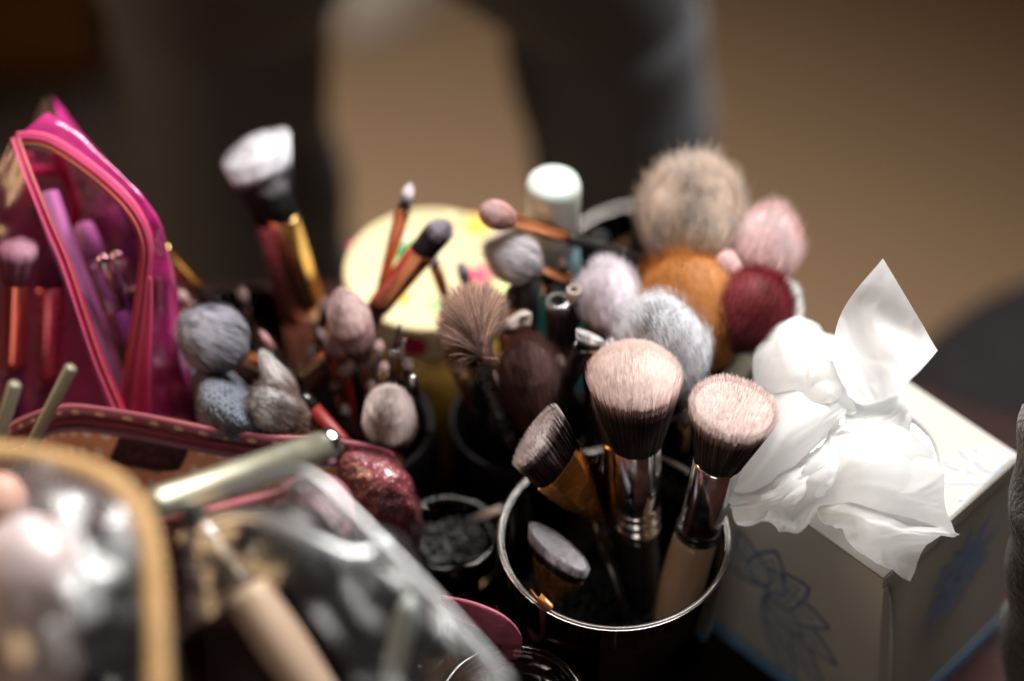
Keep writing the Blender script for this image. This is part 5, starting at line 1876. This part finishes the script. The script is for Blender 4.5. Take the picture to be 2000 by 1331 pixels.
def teeth(path3, mtl, parent, n, r, lift=.0018):
    P = cat_rom(path3, n)
    parts = []
    for i in range(n - 1):
        d = unit(P[i + 1] - P[i])
        vw = unit(CC - P[i])
        s = unit(np.cross(d, vw))
        parts.append(box(P[i] + vw * lift, d, s, vw, np.linalg.norm(P[i + 1] - P[i]) * .34, r, r * .6))
    V, F = join(parts)
    return mesh_obj("zip_teeth", V, F, mtl, parent, smooth=False, kind="stuff")


def stitch(path3, off, side_dir, mtl, parent, n, lift=.0022):
    P = cat_rom(path3, n)
    parts = []
    for i in range(1, n - 1):
        d = unit(P[i + 1] - P[i])
        vw = unit(CC - P[i])
        s = unit(np.cross(d, vw)) * side_dir
        parts.append(box(P[i] + vw * lift + s * off, d, s, vw, np.linalg.norm(P[i + 1] - P[i]) * .3, .00022, .0002))
    V, F = join(parts)
    return mesh_obj("stitching", V, F, mtl, parent, smooth=False, kind="stuff")


THREAD = mat("tan_thread", S(215, 150, 110), .7)
zr = ribbon(RT3[::5], .0034, .0060, 1, .0004, PINKT, "zip_tape", pb)
teeth(RT3[::5], PINKC, zr, 340, .0010)
tube_v = tube(RT3[::5] + np.array([.0008, .0008, .0016]), .0006, 160, 8)
mesh_obj("piping", tube_v[0], tube_v[1], PINKC, zr)
zl = ribbon(LT3[::5], .0034, .0048, -1, .0004, mat("shaded_zip_tape", S(138, 8, 58), .5, 0, .12, 60), "zip_tape", pb)  # left tape coloured a darker crimson to show it in shade
teeth(LT3[::5], PINKC, zl, 340, .0006)
stitch(LT3[::5], .0030, -1, THREAD, zl, 110)
stitch(RT3[::5], .0030, 1, THREAD, zr, 110)
# seam bands of the far side
for pts in ([(38, 300, .20), (40, 340, .19), (42, 400, .175)], [(95, 300, .199), (112, 340, .19), (128, 372, .18), (136, 410, .17), (132, 450, .155)], [(40, 345, .188), (80, 345, .188), (118, 347, .187)]):
    ribbon([at(*p) for p in pts], .006, .005, -1, .002, PINKT, "seam_band", pb, 30)
# broad pink gusset hanging at the lower right
ribbon([at(291, 540, .190), at(284, 620, .173), at(274, 700, .156), at(266, 780, .137), at(262, 850, .120)], .001, .0085, -1, .0016, PINKT, "gusset", pb, 40)

# contents of the pink bag
LILAC = mat("lilac_plastic", S(216, 182, 226), .35, 0, .04, 30, coat=.2)
LILACD = mat("violet_plastic", S(120, 70, 140), .35, 0, .06, 30)
BG = "things inside the pink bag"
stick("lip_gloss_tube", "lilac tube with round end inside the pink bag", "tube", (88, 376), .200, (205, 700), (-.195, .43), 25, LILAC, capm=None, group=BG, zb=.08, tip=.62)
stick("lip_gloss_tube", "short violet tube beside the lilac one inside the pink bag", "tube", (160, 436), .175, (245, 640), (-.185, .45), 21, LILACD, capm=LILAC, caplen=.12, tip=.95, group=BG, zb=.06)
stick("makeup_pencil", "black pencil behind the lash curler inside the pink bag", "pencil", (185, 420), .165, (235, 560), (-.19, .47), 15, BLACKP, group=BG, zb=.06)
# printed lattice band on the lilac tube
lt = [o for o in bpy.data.objects if o.name.startswith("lip_gloss_tube")][0]
P0, Bb = axis_for((88, 376), .200, (205, 700), (-.195, .43), .08)
a, s, n = frame(P0 - Bb)
k0 = along(P0, Bb, (178, 600))
Rr2 = 25 * m_per_px(P0) + .0002
parts = []
for k in range(6):
    for sg in (1, -1):
        pts = [P0 + (Bb - P0) * (k0 + .0 * i) + a * (.008 - .016 * i / 7) + s * (Rr2 * math.cos(2.2 + k * .55 + sg * i * .12)) + n * (Rr2 * math.sin(2.2 + k * .55 + sg * i * .12)) for i in range(8)]
        parts.append(tube(pts, .00018, 10, 4))
V, F = join(parts)
mesh_obj("printed_lattice", V, F, mat("dark_violet_print", S(90, 50, 100), .5), lt, kind="stuff")
# lash curler: two bright rounded posts, a curved clamp and a handle loop
cu = thing("lash_curler", at(240, 700, .09), "shiny chrome eyelash curler inside the pink bag", "eyelash curler", BG)
for (p, q_) in (((200, 500, .186), (238, 606, .160)), ((226, 494, .182), (262, 590, .158))):
    A_, B_ = at(*p), at(*q_)
    a, s, n = frame(A_ - B_)
    L = np.linalg.norm(A_ - B_)
    r_ = .0040
    V, F = lathe(B_, a, s, n, [(0, r_ * .6, r_ * .6), (L * .75, r_ * .8, r_ * .8), (L * .85, r_, r_), (L * .95, r_ * .9, r_ * .9), (L * 1.02, r_ * .5, r_ * .5), (L * 1.04, r_ * .1, r_ * .1)], 24)
    mesh_obj("post", V, F, SILVER, cu)
V, F = tube([at(*p) for p in ((184, 520, .176), (192, 560, .168), (212, 600, .16), (212, 630, .152), (228, 590, .162), (262, 565, .165), (285, 575, .16))], .0013, 60, 10)
mesh_obj("clamp", V, F, SILVER, cu)
V, F = tube([at(*p) for p in ((212, 610, .156), (228, 650, .145), (250, 690, .13), (262, 730, .115), (255, 770, .10), (232, 770, .10))], .0018, 50, 10)
mesh_obj("handle", V, F, STEEL, cu)
# two pale blurry stick ends standing in the pouch
OLV = mat("pale_olive_lacquer", S(112, 106, 88), .35, 0, .08, 40)
stick("makeup_pencil", "pale olive stick end at the left edge above the pouch rim", "pencil", (30, 748), .235, (2, 840), (-.24, .35), 14, OLV, group="pencils in the cups", zb=.16)
stick("makeup_pencil", "pale grey stick end leaning before the pink bag's zip", "pencil", (140, 716), .235, (100, 795), (-.22, .36), 13, OLV, group="pencils in the cups", zb=.16)

# ================================================================== FOREGROUND: two clear zip bags and a metal tube
TANZ = mat("mustard_zip_tape", S(172, 136, 90), .75, 0, .12, 120, bump=.3, bscale=500)
CLEAR = film("clear_vinyl", (.93, .93, .93), .24, .13, .01, (.6, .6, .62), bump=.05, bscale=16)
CLEARE = film("clear_vinyl_edge", (.75, .76, .78), .3, .55, .18, (.42, .42, .44), bump=.2, bscale=40)
Z1 = [(-120, 878, 0.300), (-20, 882, 0.305), (70, 892, 0.308), (160, 915, 0.311), (232, 952, 0.312), (276, 1010, 0.311), (296, 1085, 0.308), (304, 1180, 0.303), (308, 1280, 0.297), (312, 1400, 0.289)]
fb = thing("clear_bag", (-.19, .27, 0), "clear plastic bag with mustard zip edge, blurred in the left foreground", "bag", "clear bags")
Z13 = cat_rom([at(*p) for p in Z1], 100)
V, F = tube(Z13[::6], .0042, 120, 12, flat=.7)
zt = mesh_obj("zip_tape", V, F, TANZ, fb)
cen = at(40, 1330, .314)
V, F, UV = grid_sheet([Z13[::6], Z13[::6] * .66 + cen * .34 + np.array([0, 0, .004]), Z13[::6] * .3 + cen * .7 + np.array([0, 0, .004]), Z13[::6] * .02 + cen * .98], 50, 30, crumple(.005, 18, 51))
mesh_obj("top_panel", V, F, CLEAR, fb, uv=UV)
V, F, UV = grid_sheet([Z13[::6], Z13[::6] * [1, 1, .7] + np.array([.004, .004, 0]), Z13[::6] * [1, 1, .35] + np.array([.002, .003, 0]), Z13[::6] * [.98, 1, .02]], 50, 24, crumple(.003, 20, 53))
mesh_obj("side_panel", V, F, CLEAR, fb, uv=UV)
# contents of that bag
CG = "things inside the clear bags"


def bottle(name, label, cat, base, top, r_, mtl, capm, capf=.3, grp=CG):
    base, top = np.asarray(base, float), np.asarray(top, float)
    a, s, n = frame(top - base)
    L = np.linalg.norm(top - base)
    t = thing(name, base, label, cat, grp)
    b_ = L * (1 - capf)
    V, F = lathe(base, a, s, n, [(0, r_ * .9, r_ * .9), (.003, r_, r_), (b_ * .9, r_, r_), (b_ * .97, r_ * .85, r_ * .85), (b_, r_ * .6, r_ * .6)], 32)
    mesh_obj("body", V, F, mtl, t)
    V, F = lathe(base + a * (b_ + .0003), a, s, n, [(0, r_ * .72, r_ * .72), (.001, r_ * .78, r_ * .78), (L * capf * .85, r_ * .74, r_ * .74), (L * capf * .97, r_ * .6, r_ * .6), (L * capf, r_ * .3, r_ * .3)], 32)
    mesh_obj("cap", V, F, capm, t)
    return t


PALEP = mat("pale_pink_plastic", S(196, 178, 178), .3, 0, .05, 30, coat=.3)
SKIN = mat("peach_plastic", S(205, 160, 140), .4, 0, .06, 30)
GREYP = mat("grey_plastic", S(130, 132, 136), .3, 0, .06, 30, coat=.3)
bottle("cosmetic_bottle", "large pale pink bottle inside the mustard edged bag", "bottle", at(120, 1480, .08), at(55, 1075, .270), .029, PALEP, PALEP, .6)
bottle("cosmetic_bottle", "peach bottle at the left edge inside the mustard edged bag", "bottle", at(-20, 1280, .05), at(0, 960, .25), .015, SKIN, SKIN)
bottle("cosmetic_bottle", "grey slanted bottle inside the mustard edged bag", "bottle", at(230, 1300, .05), at(140, 985, .25), .011, GREYP, GREYP)
bottle("cosmetic_bottle", "black bottle next to the mustard zip inside the bag", "bottle", at(260, 1500, .05), at(222, 1090, .262), .025, BLACKP, BLACKM)

Z2 = [(335, 1000, 0.253), (400, 975, 0.265), (470, 950, 0.273), (550, 922, 0.279), (605, 928, 0.281), (670, 985, 0.280), (735, 1052, 0.278), (830, 1150, 0.273), (930, 1262, 0.267), (1020, 1370, 0.261)]
gb = thing("clear_bag", (-.09, .29, 0), "clear plastic bag with grey edge and glossy highlights, blurred in the middle foreground", "bag", "clear bags")
Z23 = cat_rom([at(*p) for p in Z2], 100)
V, F = tube(Z23[::6], .0024, 120, 12, flat=.8)
mesh_obj("edge_welt", V, F, CLEARE, gb)
in3 = cat_rom([at(*p) for p in [(345, 1100, 0.253), (400, 1060, 0.265), (470, 1020, 0.273), (560, 1010, 0.281), (620, 1040, 0.283), (690, 1090, 0.282), (740, 1150, 0.279), (800, 1240, 0.274), (850, 1330, 0.269), (900, 1420, 0.263)]], 100)
low3 = cat_rom([at(*p) for p in [(350, 1250, 0.245), (420, 1200, 0.260), (480, 1160, 0.270), (540, 1150, 0.278), (590, 1180, 0.280), (640, 1230, 0.279), (680, 1290, 0.276), (720, 1360, 0.272), (750, 1430, 0.268), (780, 1500, 0.263)]], 100)
V, F, UV = grid_sheet([Z23[::6], Z23[::6] * .5 + in3[::6] * .5 + np.array([0, 0, .003]), in3[::6], low3[::6]], 60, 36, crumple(.005, 20, 57))
mesh_obj("top_panel", V, F, CLEAR, gb, uv=UV)
V, F, UV = grid_sheet([Z23[::6], Z23[::6] * [1, 1, .7] + np.array([.004, .004, 0]), Z23[::6] * [1, 1, .35] + np.array([.0, .002, 0]), Z23[::6] * [.98, .99, .02]], 60, 24, crumple(.003, 20, 59))
mesh_obj("side_panel", V, F, CLEAR, gb, uv=UV)
wl = cat_rom([at(*p) for p in [(395, 1035, 0.263), (470, 1010, 0.273), (540, 1022, 0.279), (610, 1055, 0.282), (680, 1085, 0.282), (745, 1078, 0.280)]], 60)
V, F = tube(wl[::4], .0036, 60, 10, flat=.5)
mesh_obj("inner_welt", V, F, CLEARE, gb)

B("silver ferruled brush with beige handle inside the grey edged clear bag", (352, 965), .255, (396, 1030), (492, 1152), (-.075, .195), [(0, (30, 20, 20)), (1, (60, 45, 45))], 24, 17, 22, 26, SILVER, TAUPE, zb=.20, rt=.8, count=1500, hr=48)
bottle("cosmetic_bottle", "glossy black bottle cap on the left inside the grey edged clear bag", "bottle", at(650, 1280, .06), at(560, 1050, .250), .025, BLACKP, BLACKM, .5)
bottle("cosmetic_bottle", "glossy black bottle on the right inside the grey edged clear bag", "bottle", at(800, 1290, .06), at(725, 1090, .245), .023, BLACKP, BLACKP, .5)
stick("cotton_wand", "white tipped beige stick by the right edge of the clear bag", "applicator", (800, 1172), .245, (765, 1330), (-.055, .225), 26, BEIGE, capm=WHITEP, caplen=.28, group=CG, zb=.09)
bottle("blush_compact", "pink compact under the clear bag's upper corner", "compact", at(616, 1016, .190), at(610, 992, .215), .017, mat("pink_blush", S(140, 92, 102), .6, 0, .1, 60), mat("clear_compact_lid", S(150, 118, 126), .15, 0, .05, 40), .3)
stick("makeup_pencil", "rosy pencil lying under the metal tube inside the clear bag", "pencil", (560, 962), .215, (400, 1000), (-.2, .31), 10, mat("rosy_lacquer", S(165, 75, 90), .4), group=CG, zb=.195)
# metal tube lying across the pouch and the clear bag
CHAMP = mat("champagne_metal", (.34, .33, .25), .45, .8, .08, 30, rvar=.06)
A_, B_ = at(648, 868, .225), at(296, 992, .262)
a, s, n = frame(A_ - B_)
L = np.linalg.norm(A_ - B_)
mt = thing("metal_tube", B_, "pale champagne metal tube with bright silver end lying on the pouch", "tube")
V, F = lathe(B_, a, s, n, [(0, .0058, .0058), (.002, .0068, .0068), (L - .006, .0068, .0068), (L - .0055, .0064, .0064)], 36)
mesh_obj("body", V, F, CHAMP, mt)
V, F = lathe(B_, a, s, n, [(L - .0057, .0070, .0070), (L - .001, .0072, .0072), (L, .0066, .0066), (L, .0050, .0050), (L - .003, .0048, .0048)], 36)
mesh_obj("end_ring", V, F, SILVER, mt)

# ---- dark olive cloth hanging at the right edge, in front of the box
OC = mat("olive_wool_cloth", S(62, 58, 50), .95, 0, .35, 90, bump=.9, bscale=420, sheen=.4)
pth = cat_rom([at(*p) for p in [(2075, 800, .175), (2062, 900, .160), (2052, 1000, .140), (2050, 1100, .115), (2040, 1190, .085), (2030, 1280, .05), (2040, 1400, .01)]], 80)
V, F = [], []
for i in range(80):
    tg = unit(pth[min(i + 1, 79)] - pth[max(i - 1, 0)])
    s = unit(np.cross(tg, EY))
    n = np.cross(s, tg)
    for k in range(40):
        t = 2 * math.pi * k / 40
        q_ = Vector((i * .07, math.cos(t) * 1.2, math.sin(t) * 1.2))
        rr = .0185 * (1 + .18 * noise.noise(q_) + .10 * math.sin(i * .33 + 1.5 * math.sin(t)))
        V.append(pth[i] + s * rr * math.cos(t) + n * rr * math.sin(t))
F = [(i * 40 + k, i * 40 + (k + 1) % 40, (i + 1) * 40 + (k + 1) % 40, (i + 1) * 40 + k) for i in range(79) for k in range(40)]
F += [tuple(range(39, -1, -1)), tuple(79 * 40 + k for k in range(40))]
o = mesh_obj("woollen_sleeve", V, F, OC)
props(o, "dark olive wool cloth at the right edge beside the tissue box", "cloth")
